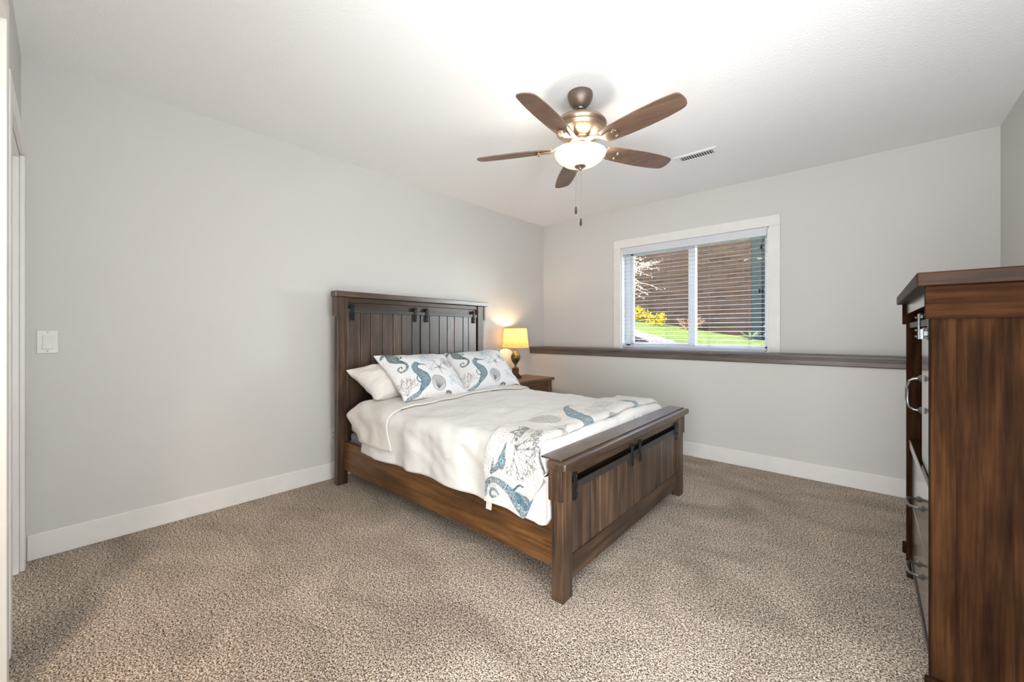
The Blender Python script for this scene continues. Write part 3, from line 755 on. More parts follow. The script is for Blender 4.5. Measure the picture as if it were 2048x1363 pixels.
# ---- folded sea-life throw across the foot
def throw_x(s):
    z = section(s)[1]
    b = 1.788
    if s < S1: b = 1.788 + 0.040 * math.exp(-((z - 0.49) / 0.06) ** 2) - 0.07 * max(0, (0.46 - z) / 0.16)
    return 1.50 + 0.006 * math.sin(s * 25), b
def throw_drop(p, u, s):
    if s > 0.30 and u > 0.86: p.z -= 0.018 * ((u - 0.86) / 0.14) ** 2
    return p
NS, NX = 520, 100
th = cover_mesh('throw_quilt', throw_x, 0.015, S4 - 0.02, NS, NX, 0.030, M_PRINT, throw_drop, 0.024)
SU = np.array([0.015 + (S4 - 0.035) * (k % NS) / (NS - 1) for k in range(NS * NX)])
XU = np.array([cx.co.x for cx in th.data.vertices])
P = Print(XU, SU, np.array((0.67, 0.645, 0.61)))
hatch(P, 300, 110, 0.10)
hatch(P, 330, 150, 0.18, (SU > S1 - 0.03).astype(float))
# side drape: a long curled tail, a head, a big sea fan and a smaller dark one
b_ = BLUE * 0.75
body(P, [(1.592, 0.046), (1.573, 0.053), (1.550, 0.045), (1.538, 0.062), (1.552, 0.083), (1.580, 0.082), (1.592, 0.062)][::-1][0:6], [0.004, 0.006, 0.007, 0.007, 0.006, 0.004], b_, 1.2)
body(P, [(1.512, 0.050), (1.508, 0.080), (1.524, 0.110), (1.563, 0.130), (1.607, 0.124), (1.650, 0.101), (1.690, 0.070), (1.722, 0.045)], [0.009, 0.011, 0.013, 0.014, 0.016, 0.021, 0.030, 0.030], b_, 0.8)
body(P, [(1.690, 0.090), (1.735, 0.075), (1.765, 0.055)], [0.018, 0.030, 0.016], b_, 0.8)
P.stroke(spline([(1.672, 0.112), (1.700, 0.140), (1.722, 0.140)]), 0.004, b_)
body(P, [(1.608, 0.285), (1.610, 0.255), (1.606, 0.225), (1.608, 0.200)], [0.004, 0.010, 0.022, 0.016], b_, 0.9, 0.25)
body(P, [(1.590, 0.200), (1.566, 0.176), (1.545, 0.158)], [0.015, 0.010, 0.008], b_, 0.9)
body(P, [(1.552, 0.225), (1.555, 0.200), (1.548, 0.170)], [0.003, 0.007, 0.007], b_, 0.9)
P.disc((1.604, 0.222), (0.012, 0.012), SKY * 1.1); P.disc((1.604, 0.222), (0.006, 0.006), b_)
coral(P, (1.672, 0.278), 0.112, -10, GREY * 0.72, 84, 9, 12, 0.0014, 4)
P.stroke([(1.665, 0.284), (1.680, 0.275)], 0.005, GREY * 0.75)
coral(P, (1.585, 0.335), 0.092, 42, GREY * 0.6, 30, 6, 4, 0.0022)
# across the top of the bed
def mott_disc(c, r, col, f):
    q = np.hypot((P.U - c[0]) / r[0], (P.V - c[1]) / r[1]); i = np.where(q < 1)[0]
    P.blend(i, np.clip((1 - q[i]) * 12, 0, 1) * mottled(P, i, f) * 0.85, col)
mott_disc((1.600, 0.590), (0.085, 0.100), GREY * 1.3, 0.8)
starfish(P, (1.768, 0.500), 0.075, 30, GREY * 1.1)
body(P, [(1.53, 0.900), (1.60, 0.830), (1.68, 0.765), (1.75, 0.740), (1.82, 0.690)], [0.016, 0.036, 0.052, 0.050, 0.030], BLUE, 0.8)
body(P, [(1.53, 0.900), (1.515, 0.94), (1.53, 0.98)], [0.016, 0.009, 0.005], BLUE, 0.8)
coral(P, (1.74, 1.02), 0.15, 200, LGREY, 60, 6, 21, 0.002)
mott_disc((1.640, 1.150), (0.070, 0.085), LGREY, 0.8)
body(P, [(1.66, 1.33), (1.73, 1.34), (1.80, 1.31)], [0.012, 0.034, 0.024], BLUE * 1.3, 0.8)
body(P, [(1.83, 1.05), (1.80, 0.99), (1.81, 0.93)], [0.02, 0.03, 0.012], GREY * 1.2, 0.8)
set_print(th, P.C)
tag(th, 'quilted throw printed with blue seahorses and coral folded across the foot of the bed', 'throw')

# ------------------------------------------------------------------ nightstand
NS_ = thing('nightstand', 'brown wooden nightstand between the bed and the window wall corner', 'nightstand', (0.02, -0.98, 0))
nw, nd, nh = 0.60, 0.40, 0.612
body = MB().box(0.02, nd - 0.02, 0.02, 0.045, 0.10, nh - 0.03).box(0.02, nd - 0.02, nw - 0.045, nw - 0.02, 0.10, nh - 0.03).box(0.02, 0.04, 0.045, nw - 0.045, 0.10, nh - 0.03)
body.box(0.04, nd - 0.02, 0.045, nw - 0.045, 0.10, 0.13).box(nd - 0.045, nd - 0.02, 0.045, nw - 0.045, nh - 0.072, nh - 0.03)
body.build('body', wood('stand', 'z'), NS_, bevel=0.002)
MB().box(0.0, nd + 0.015, -0.012, nw + 0.012, nh - 0.030, nh).build('top', wood('stand', 'y', 0.34), NS_, bevel=0.003)
for x0 in (0.012, nd - 0.065):
    for y0 in (0.008, nw - 0.063):
        MB().box(x0, x0 + 0.055, y0, y0 + 0.055, 0, nh - 0.03, tones()).build('leg', wood('stand', 'z'), NS_, bevel=0.002)
for z0, z1 in ((0.335, nh - 0.077), (0.135, 0.325)):
    d_ = MB().box(nd - 0.06, nd - 0.025, 0.068, nw - 0.068, z0, z1).build('drawer', wood('stand', 'y'), NS_, bevel=0.003)
    zc = (z0 + z1) / 2
    MB().tube([(nd - 0.025, nw / 2 - 0.06, zc), (nd + 0.003, nw / 2 - 0.05, zc), (nd + 0.003, nw / 2 + 0.05, zc), (nd - 0.025, nw / 2 + 0.06, zc)], 0.005, 8).build('handle', M_STEEL, d_, smooth=True)

# ------------------------------------------------------------------ table lamp
TL_ = thing('table_lamp', 'table lamp with glowing burlap shade and bronze egg shaped base on the nightstand', 'lamp', (0.158, -0.716, nh))
M_EGG, ne, be = new_mat('mottled_bronze_egg')
mpv = mapped(ne); tv = noise_tex(ne, mpv.outputs[0], 22, 4, 0.6)
rv = ramp(ne, [(0.40, (0.05, 0.035, 0.03)), (0.55, (0.16, 0.12, 0.06)), (0.7, (0.45, 0.33, 0.10))])
ne.links.new(tv.outputs['Fac'], rv.inputs[0]); ne.links.new(rv.outputs[0], be.inputs['Base Color']); be.inputs['Roughness'].default_value = 0.28; be.inputs['Metallic'].default_value = 0.35
M_BRASS = plain('aged_brass', (0.30, 0.22, 0.09), 0.35, 0.8)
M_RED = plain('carved_red_brown_wood', (0.16, 0.055, 0.022), 0.4, 0, 0.5, 60, 0.003)
ba = MB()
def sq(z0, z1, a, b): ba.add([(-a, -a, z0), (a, -a, z0), (a, a, z0), (-a, a, z0), (-b, -b, z1), (b, -b, z1), (b, b, z1), (-b, b, z1)],
                            [(3, 2, 1, 0), (4, 5, 6, 7), (0, 1, 5, 4), (1, 2, 6, 5), (2, 3, 7, 6), (3, 0, 4, 7)])
sq(0, 0.012, 0.050, 0.050); sq(0.012, 0.022, 0.050, 0.044); sq(0.022, 0.044, 0.042, 0.030)
ba.build('base', plain('dark_bronze', (0.10, 0.065, 0.035), 0.4, 0.5), TL_, bevel=0.003)
MB().box(-0.027, 0.027, -0.027, 0.027, 0.044, 0.104).build('plinth', M_RED, TL_, bevel=0.003)
MB().lathe([(0.034, 0.104), (0.036, 0.110), (0.028, 0.117), (0.014, 0.124), (0.011, 0.138), (0.018, 0.149), (0.025, 0.153)], 24).build('neck', M_BRASS, TL_, smooth=True)
eg = [(0.010 + 0.042 * math.sin(math.pi * t) ** 0.75 * (1 + 0.12 * (t - 0.5)), 0.150 + 0.147 * t) for t in [i / 18 for i in range(19)]]
MB().lathe(eg, 28).build('body', M_EGG, TL_, smooth=True)
MB().tube([(0, 0, 0.296), (0, 0, 0.40)], 0.0045, 10).build('stem', M_BRASS, TL_, smooth=True)
MB().tube([(0, 0, 0.39), (0, 0, 0.43)], 0.013, 12).build('socket', M_BRASS, TL_, smooth=True)
MSH, nsh, bsh = new_mat('burlap_lampshade'); nsh.nodes.remove(bsh)
tcs = mapped(nsh, (1, 1, 1)); w1 = noise_tex(nsh, mapped(nsh, (60, 60, 260)).outputs[0], 1, 3, 0.6); w2 = noise_tex(nsh, mapped(nsh, (230, 230, 26)).outputs[0], 1, 3, 0.6)
wa = N(nsh, 'ShaderNodeMath', operation='ADD'); nsh.links.new(w1.outputs['Fac'], wa.inputs[0]); nsh.links.new(w2.outputs['Fac'], wa.inputs[1])
rs = ramp(nsh, [(0.38, (0.40, 0.22, 0.07)), (0.62, (0.80, 0.58, 0.28))])
hv = N(nsh, 'ShaderNodeMath', operation='MULTIPLY'); hv.inputs[1].default_value = 0.5
nsh.links.new(wa.outputs[0], hv.inputs[0]); nsh.links.new(hv.outputs[0], rs.inputs[0])
df = N(nsh, 'ShaderNodeBsdfDiffuse'); tl = N(nsh, 'ShaderNodeBsdfTranslucent'); ms_ = N(nsh, 'ShaderNodeMixShader'); ms_.inputs[0].default_value = 0.42
nsh.links.new(rs.outputs[0], df.inputs['Color']); nsh.links.new(rs.outputs[0], tl.inputs['Color'])
nsh.links.new(df.outputs[0], ms_.inputs[1]); nsh.links.new(tl.outputs[0], ms_.inputs[2]); nsh.links.new(ms_.outputs[0], nsh.nodes['Material Output'].inputs['Surface'])
MB().lathe([(0.1465, 0.330), (0.1230, 0.546)], 48, caps=False).build('lamp_shade', MSH, TL_, smooth=True)
M_RIM = plain('shade_rim', (0.42, 0.27, 0.10), 0.7, 0, 0.02)
for r_, z_ in ((0.147, 0.331), (0.1232, 0.545)):
    MB().tube([(r_ * math.cos(a), r_ * math.sin(a), z_) for a in np.linspace(0, 2 * math.pi, 49)], 0.0022, 6).build('shade_rim', M_RIM, TL_, smooth=True)
hp = MB()
for k in range(3):
    a = 2 * math.pi * k / 3; hp.tube([(0, 0, 0.535), (0.122 * math.cos(a), 0.122 * math.sin(a), 0.543)], 0.0015, 6)
hp.tube([(0, 0, 0.43), (0.035, 0, 0.46), (0.035, 0, 0.51), (0, 0, 0.537), (-0.035, 0, 0.51), (-0.035, 0, 0.46), (0, 0, 0.43)], 0.0018, 6)
hp.build('harp', M_BRASS, TL_)
L = bpy.data.lights.new('table_bulb', 'POINT'); L.energy = TABLE_WATT; L.color = (1, 0.70, 0.38); L.shadow_soft_size = 0.03
lo = bpy.data.objects.new('table_bulb', L); COL.objects.link(lo); lo.parent = TL_; lo.location = (0, 0, 0.47)

# ------------------------------------------------------------------ tall chest with sliding barn door
CY0, CY1, CXF, CXB, CZ = -2.385, -1.428, 3.181, 3.662, 1.277
CH = thing('chest_of_drawers', 'tall dark wooden chest with a sliding barn door and drawers against the right wall', 'chest', (CXF, CY0, 0))
cw = CY1 - CY0; cd = CXB - CXF
def CB_(mb, name, m, parent=CH, **kw): return mb.build(name, m, parent, **kw)
CB_(MB().box(-0.030, cd + 0.01, -0.036, cw + 0.036, CZ - 0.038, CZ), 'top', wood('chest', 'x', 0.45, 0.12), bevel=0.004)
for y0 in (0, cw - 0.05):
    for x0 in (0, cd - 0.05):
        CB_(MB().box(x0, x0 + 0.05, y0, y0 + 0.05, 0, CZ - 0.038, tones(0.9, 1.1)), 'leg', wood('chest', 'z', 0.6, 0.02), bevel=0.003)
for y0, y1, s in ((0.010, 0.026, -1), (cw - 0.026, cw - 0.010, 1)):
    CB_(MB().box(0.05, cd - 0.05, y0, y1, 0.085, CZ - 0.04, 1.0), 'side_panel', wood('chest', 'z', 0.6, 0.02))
for y0, y1 in ((-0.018, 0.001), (cw - 0.001, cw + 0.018)):
    CB_(MB().box(-0.012, cd + 0.004, y0, y1, CZ - 0.130, CZ - 0.038, 1.1), 'frieze_board', wood('chest', 'x', 0.6, 0.02), bevel=0.003)
    CB_(MB().box(-0.012, cd + 0.004, y0, y1, 0.088, 0.138, 1.0), 'base_moulding', wood('chest', 'x', 0.6, 0.02), bevel=0.004)
ins = 0.05
CB_(MB().box(0.0, 0.030, ins, cw - ins, CZ - 0.085, CZ - 0.038, 1.0), 'apron', wood('chest', 'y', 0.22, 0.5, 1.0), bevel=0.002)
CB_(MB().box(cd - 0.02, cd - 0.008, ins, cw - ins, 0.085, CZ - 0.04, 0.7).box(0.07, cd - 0.02, ins, cw - ins, 0.600, 0.618, 0.8).box(0.07, cd - 0.02, ins, cw - ins, 0.875, 0.890, 0.8)
    .box(0.07, cd - 0.02, cw / 2 - 0.01, cw / 2 + 0.01, 0.618, CZ - 0.09, 0.75), 'inner_shelves', wood('chest', 'y', 0.4))
CB_(MB().box(0.006, 0.070, ins, cw - ins, 0.598, 0.633, 1.0), 'middle_rail', wood('chest', 'y', 0.22, 0.5, 1.0), bevel=0.002)
CB_(MB().box(0.010, 0.050, ins, cw - ins, 0.085, 0.105, 1.0), 'bottom_rail', wood('chest', 'y', 0.32), bevel=0.002)
def pull(parent, pts):  # arched bar pull with flanged feet
    return MB().tube(pts, [0.0045, 0.0045, 0.005, 0.006, 0.006, 0.005, 0.0045, 0.0045], 10)
for z0, z1 in ((0.355, 0.594), (0.108, 0.350)):
    dr = CB_(MB().box(0.014, 0.045, ins + 0.003, cw - ins - 0.003, z0, z1, 1.05), 'drawer', wood('chest', 'y', 0.22, 0.5, 1.0), bevel=0.003)
    CB_(MB().box(0.045, cd - 0.03, ins + 0.02, cw - ins - 0.02, z0 + 0.02, z1 - 0.04, 0.8), 'drawer_box', wood('chest', 'y'), dr)
    zc = (z0 + z1) / 2; yc = cw / 2
    h = MB().tube([(0.016, yc - 0.055, zc), (-0.006, yc - 0.052, zc), (-0.018, yc - 0.044, zc), (-0.022, yc - 0.02, zc), (-0.022, yc + 0.02, zc), (-0.018, yc + 0.044, zc), (-0.006, yc + 0.052, zc), (0.016, yc + 0.055, zc)], 0.0052, 10)
    for s in (-1, 1): h.lathe([(0.013, 0.0135), (0.011, 0.010), (0.006, 0.004)], 14, (0, yc + s * 0.0545, zc), axis='x')
    h.build('handle', M_STEEL, dr, smooth=True)
DY0, DY1 = 0.052, 0.052 + 0.41
do = CB_(MB().box(0.016, 0.034, DY0, DY1, 0.640, 1.128, 1.05), 'sliding_door', wood('chest', 'z', 0.22, 0.5, 1.0), bevel=0.003)
CB_(MB().box(0.008, 0.013, ins, cw - ins, 1.130, 1.152), 'door_track', M_BLACK, bevel=0.001)
for y in (DY0 + 0.035, DY1 - 0.050):
    s_ = MB().box(0.002, 0.0065, y - 0.012, y + 0.012, 1.085, 1.176).box(0.0065, 0.016, y - 0.012, y + 0.012, 1.085, 1.122)
    s_.lathe([(0.015, 0.007), (0.015, 0.015)], 18, (0, y, 1.166), axis='x')
    for z in (1.163, 1.117, 1.095): s_.lathe([(0.0050, 0.002), (0.0050, -0.004), (0.003, -0.006)], 10, (0, y, z), axis='x')
    s_.build('hanger_strap', M_STEEL, do, bevel=0.001)
hy = DY1 - 0.045
h = MB().tube([(0.012, hy, 0.828), (-0.008, hy, 0.831), (-0.020, hy, 0.840), (-0.025, hy, 0.868), (-0.025, hy, 0.905), (-0.020, hy, 0.933), (-0.008, hy, 0.942), (0.012, hy, 0.945)], 0.0052, 10)
for z in (0.829, 0.944): h.lathe([(0.013, 0.0115), (0.011, 0.008), (0.006, 0.002)], 14, (0, hy, z), axis='x')
h.build('handle', M_STEEL, do, smooth=True)

# ------------------------------------------------------------------ ceiling fan
FN = thing('ceiling_fan', 'five blade bronze ceiling fan with wooden blades and a lit glass bowl', 'ceiling fan', (1.850, -2.100, 0))
MB().lathe([(0.068, H), (0.0695, H - 0.014), (0.067, H - 0.032), (0.058, H - 0.052), (0.044, H - 0.069), (0.031, H - 0.080), (0.026, H - 0.083)], 36).build('canopy', M_CANOPY, FN, smooth=True)
MB().lathe([(0.027, H - 0.080), (0.029, H - 0.084), (0.026, H - 0.090), (0.016, H - 0.090)], 28).build('canopy_ring', M_STEEL, FN, smooth=True)
MB().tube([(0, 0, H - 0.07), (0, 0, 2.285)], 0.0120, 16).build('down_rod', M_CANOPY, FN, smooth=True)
MB().lathe([(0.02, 2.300), (0.085, 2.297), (0.130, 2.284), (0.143, 2.270), (0.145, 2.260), (0.140, 2.251), (0.136, 2.246), (0.139, 2.240), (0.131, 2.222), (0.108, 2.203), (0.082, 2.192), (0.064, 2.186), (0.058, 2.180)], 48).build('motor_housing', M_BRONZE, FN, smooth=True, angle=25)
MB().lathe([(0.060, 2.182), (0.060, 2.168), (0.052, 2.160), (0.050, 2.140), (0.060, 2.134), (0.066, 2.128), (0.064, 2.122)], 40).build('light_fitter', M_BRONZE, FN, smooth=True)
bowl_m, nb, bb = new_mat('alabaster_glass'); nb.nodes.remove(bb)
em = N(nb, 'ShaderNodeEmission'); em.inputs['Color'].default_value = (1, 0.88, 0.62, 1); em.inputs['Strength'].default_value = 0.58
tl2 = N(nb, 'ShaderNodeBsdfTranslucent'); tl2.inputs['Color'].default_value = (0.90, 0.80, 0.66, 1)
df2 = N(nb, 'ShaderNodeBsdfDiffuse'); df2.inputs['Color'].default_value = (0.50, 0.46, 0.39, 1)
al = noise_tex(nb, mapped(nb).outputs[0], 9, 4, 0.6, 1.2); arp = ramp(nb, [(0.35, (0.80, 0.66, 0.48)), (0.6, (0.95, 0.88, 0.76))])
nb.links.new(al.outputs['Fac'], arp.inputs[0]); nb.links.new(arp.outputs[0], tl2.inputs['Color'])
m1 = N(nb, 'ShaderNodeMixShader'); m1.inputs[0].default_value = 0.02; a1 = N(nb, 'ShaderNodeAddShader')
nb.links.new(df2.outputs[0], m1.inputs[1]); nb.links.new(tl2.outputs[0], m1.inputs[2]); nb.links.new(m1.outputs[0], a1.inputs[0]); nb.links.new(em.outputs[0], a1.inputs[1])
nb.links.new(a1.outputs[0], nb.nodes['Material Output'].inputs['Surface'])
MB().lathe([(0.1425, 2.108), (0.138, 2.094), (0.122, 2.074), (0.095, 2.054), (0.060, 2.040), (0.022, 2.034)], 56, caps=False).build('light_bowl', bowl_m, FN, smooth=True, angle=180)
MB().lathe([(0.032, 2.041), (0.032, 2.036), (0.024, 2.029), (0.012, 2.024), (0.010, 2.018), (0.005, 2.014)], 24).build('finial', M_BRONZE, FN, smooth=True)
def blade_mesh():
    # outline in blade space: x outwards, y across
    r0 = 0.160
    top = [(r0, 0.046), (0.20, 0.053), (0.30, 0.060), (0.40, 0.0635), (0.50, 0.060), (0.565, 0.053), (0.588, 0.046)]
    tip = [(0.600, 0.034), (0.608, 0.010), (0.608, -0.016), (0.602, -0.040)]
    bot = [(0.592, -0.050), (0.565, -0.056), (0.50, -0.062), (0.40, -0.0635), (0.30, -0.060), (0.20, -0.053), (r0, -0.046)]
    return top + tip + bot
PITCH, ZB = R(-13), 2.140
for k in range(5):
    a = R(-81.5 + 72 * k); ca, sa_ = math.cos(a), math.sin(a)
    def P3(x, y, z):
        y2 = y * math.cos(PITCH) - z * math.sin(PITCH); z2 = y * math.sin(PITCH) + z * math.cos(PITCH)
        return (x * ca - y2 * sa_, x * sa_ + y2 * ca, ZB + z2)
    ol = blade_mesh(); n = len(ol); m = MB()
    m.add([P3(x, y, 0.003) for x, y in ol] + [P3(x, y, -0.003) for x, y in ol],
          [tuple(range(n)), tuple(range(2 * n - 1, n - 1, -1))] + [(i, n + i, n + (i + 1) % n, (i + 1) % n) for i in range(n)], 0.9 + 0.05 * k)
    bo = m.build('blade', wood('blade', 'x', 0.4), FN, bevel=0.0012)
    ir = MB(); ss = [(0.048, 0.022, 2.172), (0.085, 0.016, 2.172), (0.125, 0.015, 2.158), (0.165, 0.020, None), (0.205, 0.024, None), (0.238, 0.022, None), (0.252, 0.012, None)]
    up, dn = [], []
    for (x, w, z) in ss:
        for y in (w, -w):
            p = Vector(P3(x, y, -0.004)) if z is None else Vector((x * ca - y * sa_, x * sa_ + y * ca, z + y * math.sin(PITCH) * (x / 0.165)))
            up.append(p); dn.append(p - Vector((0, 0, 0.006)))
    nn = len(ss); V_ = up + dn; F_ = []
    for i in range(nn - 1):
        a0, a1_, b0, b1 = 2 * i, 2 * i + 1, 2 * i + 2, 2 * i + 3
        F_ += [(a0, a1_, b1, b0), (a0 + 2 * nn, b0 + 2 * nn, b1 + 2 * nn, a1_ + 2 * nn), (a0, b0, b0 + 2 * nn, a0 + 2 * nn), (a1_, a1_ + 2 * nn, b1 + 2 * nn, b1)]
    F_ += [(0, 2 * nn, 2 * nn + 1, 1), (2 * nn - 2, 2 * nn - 1, 4 * nn - 1, 4 * nn - 2)]
    ir.add(V_, F_)
    for y in (0.020, -0.020):
        ir.lathe([(0.008, 0.003), (0.008, -0.012), (0.005, -0.014)], 12, P3(0.236, y, -0.004))
    ir.build('blade_iron', M_BRONZE, bo, bevel=0.0015)
M_CHAIN = plain('pull_chain_metal', (0.30, 0.25, 0.2), 0.4, 0.8); M_FOB = plain('dark_wood_fob', (0.035, 0.022, 0.015), 0.4)
for (dx, dy, zb) in ((-0.020, -0.012, 1.812), (0.002, 0.004, 1.745)):
    c = MB().tube([(dx, dy, 2.030), (dx, dy, zb)], 0.0011, 6)
    for q in range(int((2.02 - zb) / 0.012)):
        c.lathe([(0.0004, 0.002), (0.0019, 0.0), (0.0004, -0.002)], 6, (dx, dy, 2.022 - 0.012 * q))
    c = c.build('pull_chain', M_CHAIN, FN)
    MB().lathe([(0.002, 0.002), (0.0045, -0.004), (0.0075, -0.026), (0.0065, -0.036), (0.003, -0.041)], 14, (dx, dy, zb)).build('fob', M_FOB, c, smooth=True)
for a in (20, 140, 260):
    L = bpy.data.lights.new('fan_bulb', 'POINT'); L.energy = FAN_WATT / 3; L.color = (1, 0.93, 0.84); L.shadow_soft_size = 0.04
    lo = bpy.data.objects.new('fan_bulb', L); COL.objects.link(lo); lo.parent = FN
    lo.location = (0.092 * math.cos(R(a)), 0.092 * math.sin(R(a)), 2.106)

# ------------------------------------------------------------------ outside
def terrain(x, y):
    z = 1.121 - 0.18 * x + 0.03 * y
    lim = 0.86
    if y < 1.0: z = min(z, lim) * (1 - max(0, y - 0.3) / 0.7) + z * max(0, y - 0.3) / 0.7 if z > lim else z
    return z
def ground(name, m, label, cat, inside, dz=0.0, kind='structure', n=130):
    x0, x1, y0, y1 = -4, 4, 0.32, 4.48; V = []; F = []; ix = {}
    for i in range(n):
        for j in range(n):
            x = x0 + (x1 - x0) * i / (n - 1); y = y0 + (y1 - y0) * j / (n - 1)
            V.append((x, y, terrain(x, y) + dz + 0.012 * nz(x * 3, y * 3)))
    for i in range(n - 1):
        for j in range(n - 1):
            q = (i * n + j, (i + 1) * n + j, (i + 1) * n + j + 1, i * n + j + 1)
            cx = sum(V[k][0] for k in q) / 4; cy_ = sum(V[k][1] for k in q) / 4
            if inside(cx, cy_): F.append(q)
    me = MB(); me.add(V, F)
    o = me.build(name, m, smooth=True, angle=180); tag(o, label, cat, kind=kind); return o
def speckle(name, stops, scale, bd=0.02, sc=(1, 1, 1)):
    m, n, b = new_mat(name); t = noise_tex(n, mapped(n, sc).outputs[0], scale, 4, 0.7)
    r = ramp(n, stops); n.links.new(t.outputs['Fac'], r.inputs[0]); n.links.new(r.outputs[0], b.inputs['Base Color'])
    b.inputs['Roughness'].default_value = 1.0; b.inputs['Specular IOR Level'].default_value = 0.0
    bump(n, b, t.outputs['Fac'], 0.8, bd); return m
M_GRASS = speckle('lawn_grass', [(0.36, (0.028, 0.040, 0.007)), (0.52, (0.062, 0.078, 0.020)), (0.66, (0.115, 0.125, 0.050))], 38)
M_GRAV = speckle('pale_gravel', [(0.40, (0.03, 0.022, 0.018)), (0.48, (0.12, 0.092, 0.078)), (0.58, (0.20, 0.165, 0.145))], 26, 0.03)
def edge_x(y): return 0.02 + (2.5 - y) * 1.143
gl_ = lambda x, y: x < edge_x(y) + 0.06 * math.sin(y * 5) and y < 2.9
ml_ = lambda x, y: x < 1.02 - (y - 0.9) * 0.85 + 0.05 * math.sin(y * 7)
M_MULCH = speckle('dark_bark_mulch', [(0.42, (0.008, 0.007, 0.007)), (0.54, (0.035, 0.028, 0.026)), (0.66, (0.10, 0.08, 0.075))], 30, 0.03)
ground('ground', M_MULCH, 'dark bark mulch bed right outside the lower left of the window', 'mulch', ml_)
ground('ground', M_GRAV, 'pale gravel strip outside the window between mulch and lawn', 'gravel', lambda x, y: gl_(x, y) and not ml_(x, y))
lw = ground('lawn', M_GRASS, 'sunlit green lawn sloping up outside the window', 'lawn', lambda x, y: not gl_(x, y) and not ml_(x, y), 0.0, 'stuff')

# neighbouring brick house
mb_, nbk, bbk = new_mat('brown_brick')
br = N(nbk, 'ShaderNodeTexBrick'); tcb = N(nbk, 'ShaderNodeTexCoord'); cxyz = N(nbk, 'ShaderNodeSeparateXYZ'); cmb = N(nbk, 'ShaderNodeCombineXYZ')
nbk.links.new(tcb.outputs['Object'], cxyz.inputs[0]); nbk.links.new(cxyz.outputs['X'], cmb.inputs['X']); nbk.links.new(cxyz.outputs['Z'], cmb.inputs['Y'])
nbk.links.new(cmb.outputs[0], br.inputs['Vector']); br.inputs['Scale'].default_value = 1.0
br.inputs['Brick Width'].default_value = 0.2; br.inputs['Row Height'].default_value = 0.068; br.inputs['Mortar Size'].default_value = 0.006
br.inputs['Color1'].default_value = (0.0170, 0.0115, 0.0080, 1); br.inputs['Color2'].default_value = (0.0115, 0.0078, 0.0056, 1); br.inputs['Mortar'].default_value = (0.021, 0.0165, 0.013, 1)
nbk.links.new(br.outputs['Color'], bbk.inputs['Base Color']); bbk.inputs['Roughness'].default_value = 1.0; bbk.inputs['Specular IOR Level'].default_value = 0.0
bump(nbk, bbk, br.outputs['Fac'], -0.5, 0.01)
ho = thing('brick_house', 'brown brick neighbouring house wall beyond the lawn', 'house', (0, 4.5, 0.6))
MB().box(-0.42, 1.44, 0, 0.2, 0, 3.0).box(-5, -0.42, 0.35, 0.55, 0, 3.0).box(-0.42, -0.40, 0.2, 0.55, 0, 3.0).build('brick_wall', mb_, ho)
sd = MB(); 
for k in range(18): sd.box(1.60, 4.6, 0.0 + 0.004, 0.2, 0.16 * k, 0.16 * k + 0.155)
sd.build('siding', plain('grey_green_siding', (0.006, 0.008, 0.0077), 0.7, 0, 0.02), ho)
MB().box(1.44, 1.60, -0.02, 0.2, 0, 3.0).build('corner_board', plain('grey_green_trim', (0.008, 0.0105, 0.010), 0.7, 0, 0.02), ho)
MB().tube([(1.72, -0.05, 0.3), (1.72, -0.05, 3.0)], 0.04, 10).build('downspout', plain('dark_downspout', (0.012, 0.013, 0.013), 0.5), ho, smooth=True)

# shrubs
def leaf_mb(pts, size, rnd, long=1.0):
    m = MB()
    for p in pts:
        d = Vector((rnd.gauss(0, 1), rnd.gauss(0, 1), rnd.gauss(0, 1))).normalized(); e = d.cross(Vector((rnd.gauss(0, 1), rnd.gauss(0, 1), rnd.gauss(0, 1)))).normalized()
        s = size * rnd.uniform(0.6, 1.3); p = Vector(p)
        m.add([p - d * s * long, p + e * s * 0.5, p + d * s * long, p - e * s * 0.5], [(0, 1, 2, 3)])
    return m
def shrub(name, label, cat, c, rad, n, size, leafm, stemm, seed, group=None, twigs=24, spread=1.0):
    rnd = random.Random(seed); t = thing(name, label, cat, c, 0, group); pts = []; st = MB()
    for k in range(twigs):
        a = rnd.uniform(0, 2 * math.pi); el = rnd.uniform(0.2, 1.0); L_ = rnd.uniform(0.6, 1.0)
        e = Vector((math.cos(a) * rad[0] * spread * (1 - el * 0.5), math.sin(a) * rad[1] * (1 - el * 0.5), rad[2] * (0.5 + 0.9 * el))) * L_
        q = [Vector((0, 0, -0.05)).lerp(e, i / 6) + Vector((rnd.gauss(0, 0.015), rnd.gauss(0, 0.015), 0)) * i / 3 for i in range(7)]
        st.tube(q, [0.007 - 0.0008 * i for i in range(7)], 5)
        for _ in range(n // twigs):
            i = rnd.randint(2, 5); pts.append(q[i].lerp(q[i + 1], rnd.random()) + Vector((rnd.gauss(0, 0.03), rnd.gauss(0, 0.03), rnd.gauss(0, 0.03))))
    st.build('stems', stemm, t); leaf_mb(pts, size, rnd).build('leaves', leafm, t)
    return t
M_YEL = plain('forsythia_blossom', (0.20, 0.15, 0.006), 0.7, 0, 0.02); M_STEM = plain('brown_twig', (0.16, 0.10, 0.06), 0.8)
M_GRN = plain('dark_green_leaf', (0.010, 0.020, 0.006), 0.6); M_BLO = plain('pale_blossom', (0.26, 0.225, 0.165), 0.7, 0, 0.02); M_PTW = plain('pale_twig', (0.20, 0.16, 0.10), 0.7)
M_RUS = plain('russet_leaf', (0.08, 0.04, 0.022), 0.7, 0, 0.02)
g_ = 'forsythia bushes by the brick wall'
shrub('forsythia_bush', 'yellow flowering bush by the brick wall, left of the pair', 'bush', (-0.62, 4.1, terrain(-0.62, 4.1)), (0.34, 0.25, 0.26), 900, 0.030, M_YEL, M_STEM, 3, g_)
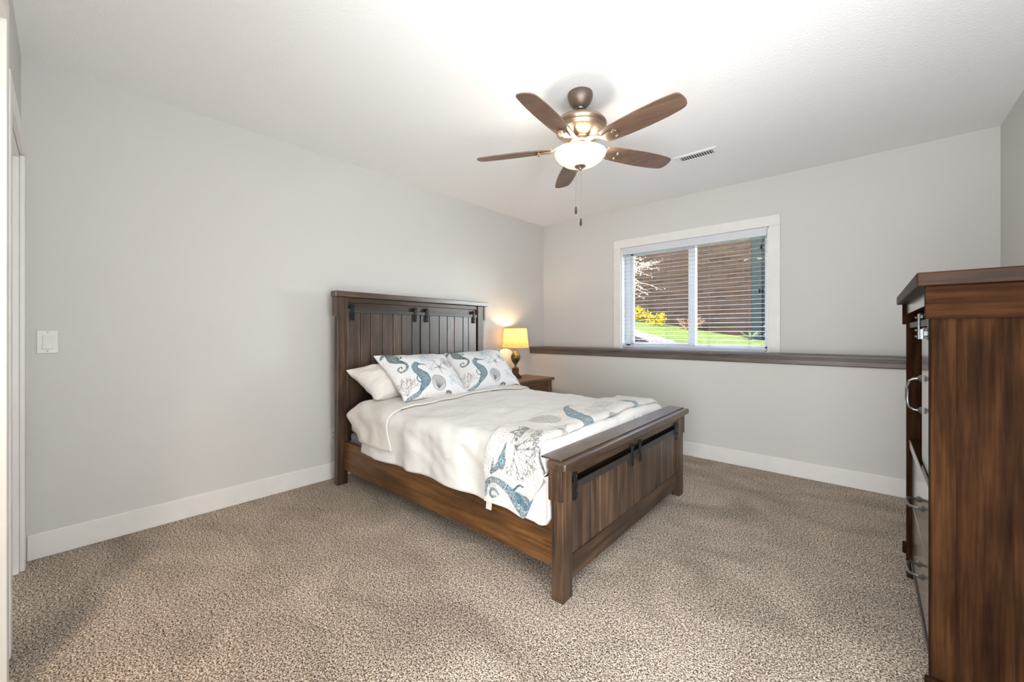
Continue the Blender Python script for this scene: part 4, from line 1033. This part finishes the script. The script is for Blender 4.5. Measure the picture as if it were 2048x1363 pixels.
shrub('forsythia_bush', 'smaller yellow flowering bush by the brick wall, nearer the window mullion', 'bush', (-0.12, 3.9, terrain(-0.12, 3.9) - 0.02), (0.30, 0.22, 0.22), 800, 0.028, M_YEL, M_STEM, 5, g_)
shrub('green_bush', 'dark green low bush at the left beneath the yellow bush', 'bush', (-1.0, 3.9, terrain(-1.0, 3.9)), (0.32, 0.25, 0.16), 700, 0.035, M_GRN, M_STEM, 8)
shrub('russet_shrub', 'small reddish brown shrub behind the window mullion', 'bush', (0.42, 4.15, terrain(0.42, 4.15)), (0.35, 0.25, 0.22), 500, 0.022, M_RUS, M_STEM, 11)
# blossoming tree reaching in from the left
bt = thing('blossom_tree', 'pale blossoming branches reaching in at the upper left of the window', 'tree', (-0.80, 2.9, terrain(-0.80, 2.9)))
rnd = random.Random(4); bm_ = MB(); pts = []
trunk = [(0, 0, -0.1), (0.02, 0, 0.5), (0.08, 0, 0.85), (0.22, 0.02, 1.15)]
bm_.tube(trunk, [0.05, 0.04, 0.032, 0.02], 8)
for k in range(46):
    s0 = Vector(trunk[1]).lerp(Vector(trunk[3]), rnd.random()); a = rnd.uniform(-0.9, 0.6)
    e = s0 + Vector((rnd.uniform(0.25, 1.0), rnd.uniform(-0.3, 0.3), rnd.uniform(-0.25, 0.40)))
    q = [s0.lerp(e, i / 7) + Vector((0, 0, 0.10 * math.sin(math.pi * i / 7) * rnd.uniform(0.4, 1.4))) + Vector((rnd.gauss(0, 0.01), rnd.gauss(0, 0.01), rnd.gauss(0, 0.012))) for i in range(8)]
    bm_.tube(q, [0.008 - 0.0009 * i for i in range(8)], 5)
    for _ in range(14):
        i = rnd.randint(2, 6); pts.append(q[i].lerp(q[i + 1], rnd.random()) + Vector((rnd.gauss(0, 0.02), rnd.gauss(0, 0.02), rnd.gauss(0, 0.02))))
bm_.build('branches', M_PTW, bt); leaf_mb(pts, 0.016, rnd).build('blossoms', M_BLO, bt)
# strap-leaved plant in front of the corner board
ag = thing('strap_leaf_plant', 'strap leaved plant at the lower right of the window by the house corner', 'plant', (1.50, 4.05, terrain(1.50, 4.05)))
am = MB()
for k in range(18):
    a = rnd.uniform(0, 2 * math.pi); l = rnd.uniform(0.16, 0.30); dx, dy = math.cos(a), math.sin(a)
    q = [(dx * l * t * 0.7, dy * l * t * 0.7, l * (1.1 * t - 0.55 * t * t)) for t in (0, 0.33, 0.66, 1)]
    am.tube(q, [0.010, 0.012, 0.008, 0.002], 4)
am.build('leaves', plain('strap_leaf_green', (0.035, 0.055, 0.020), 0.5), ag)
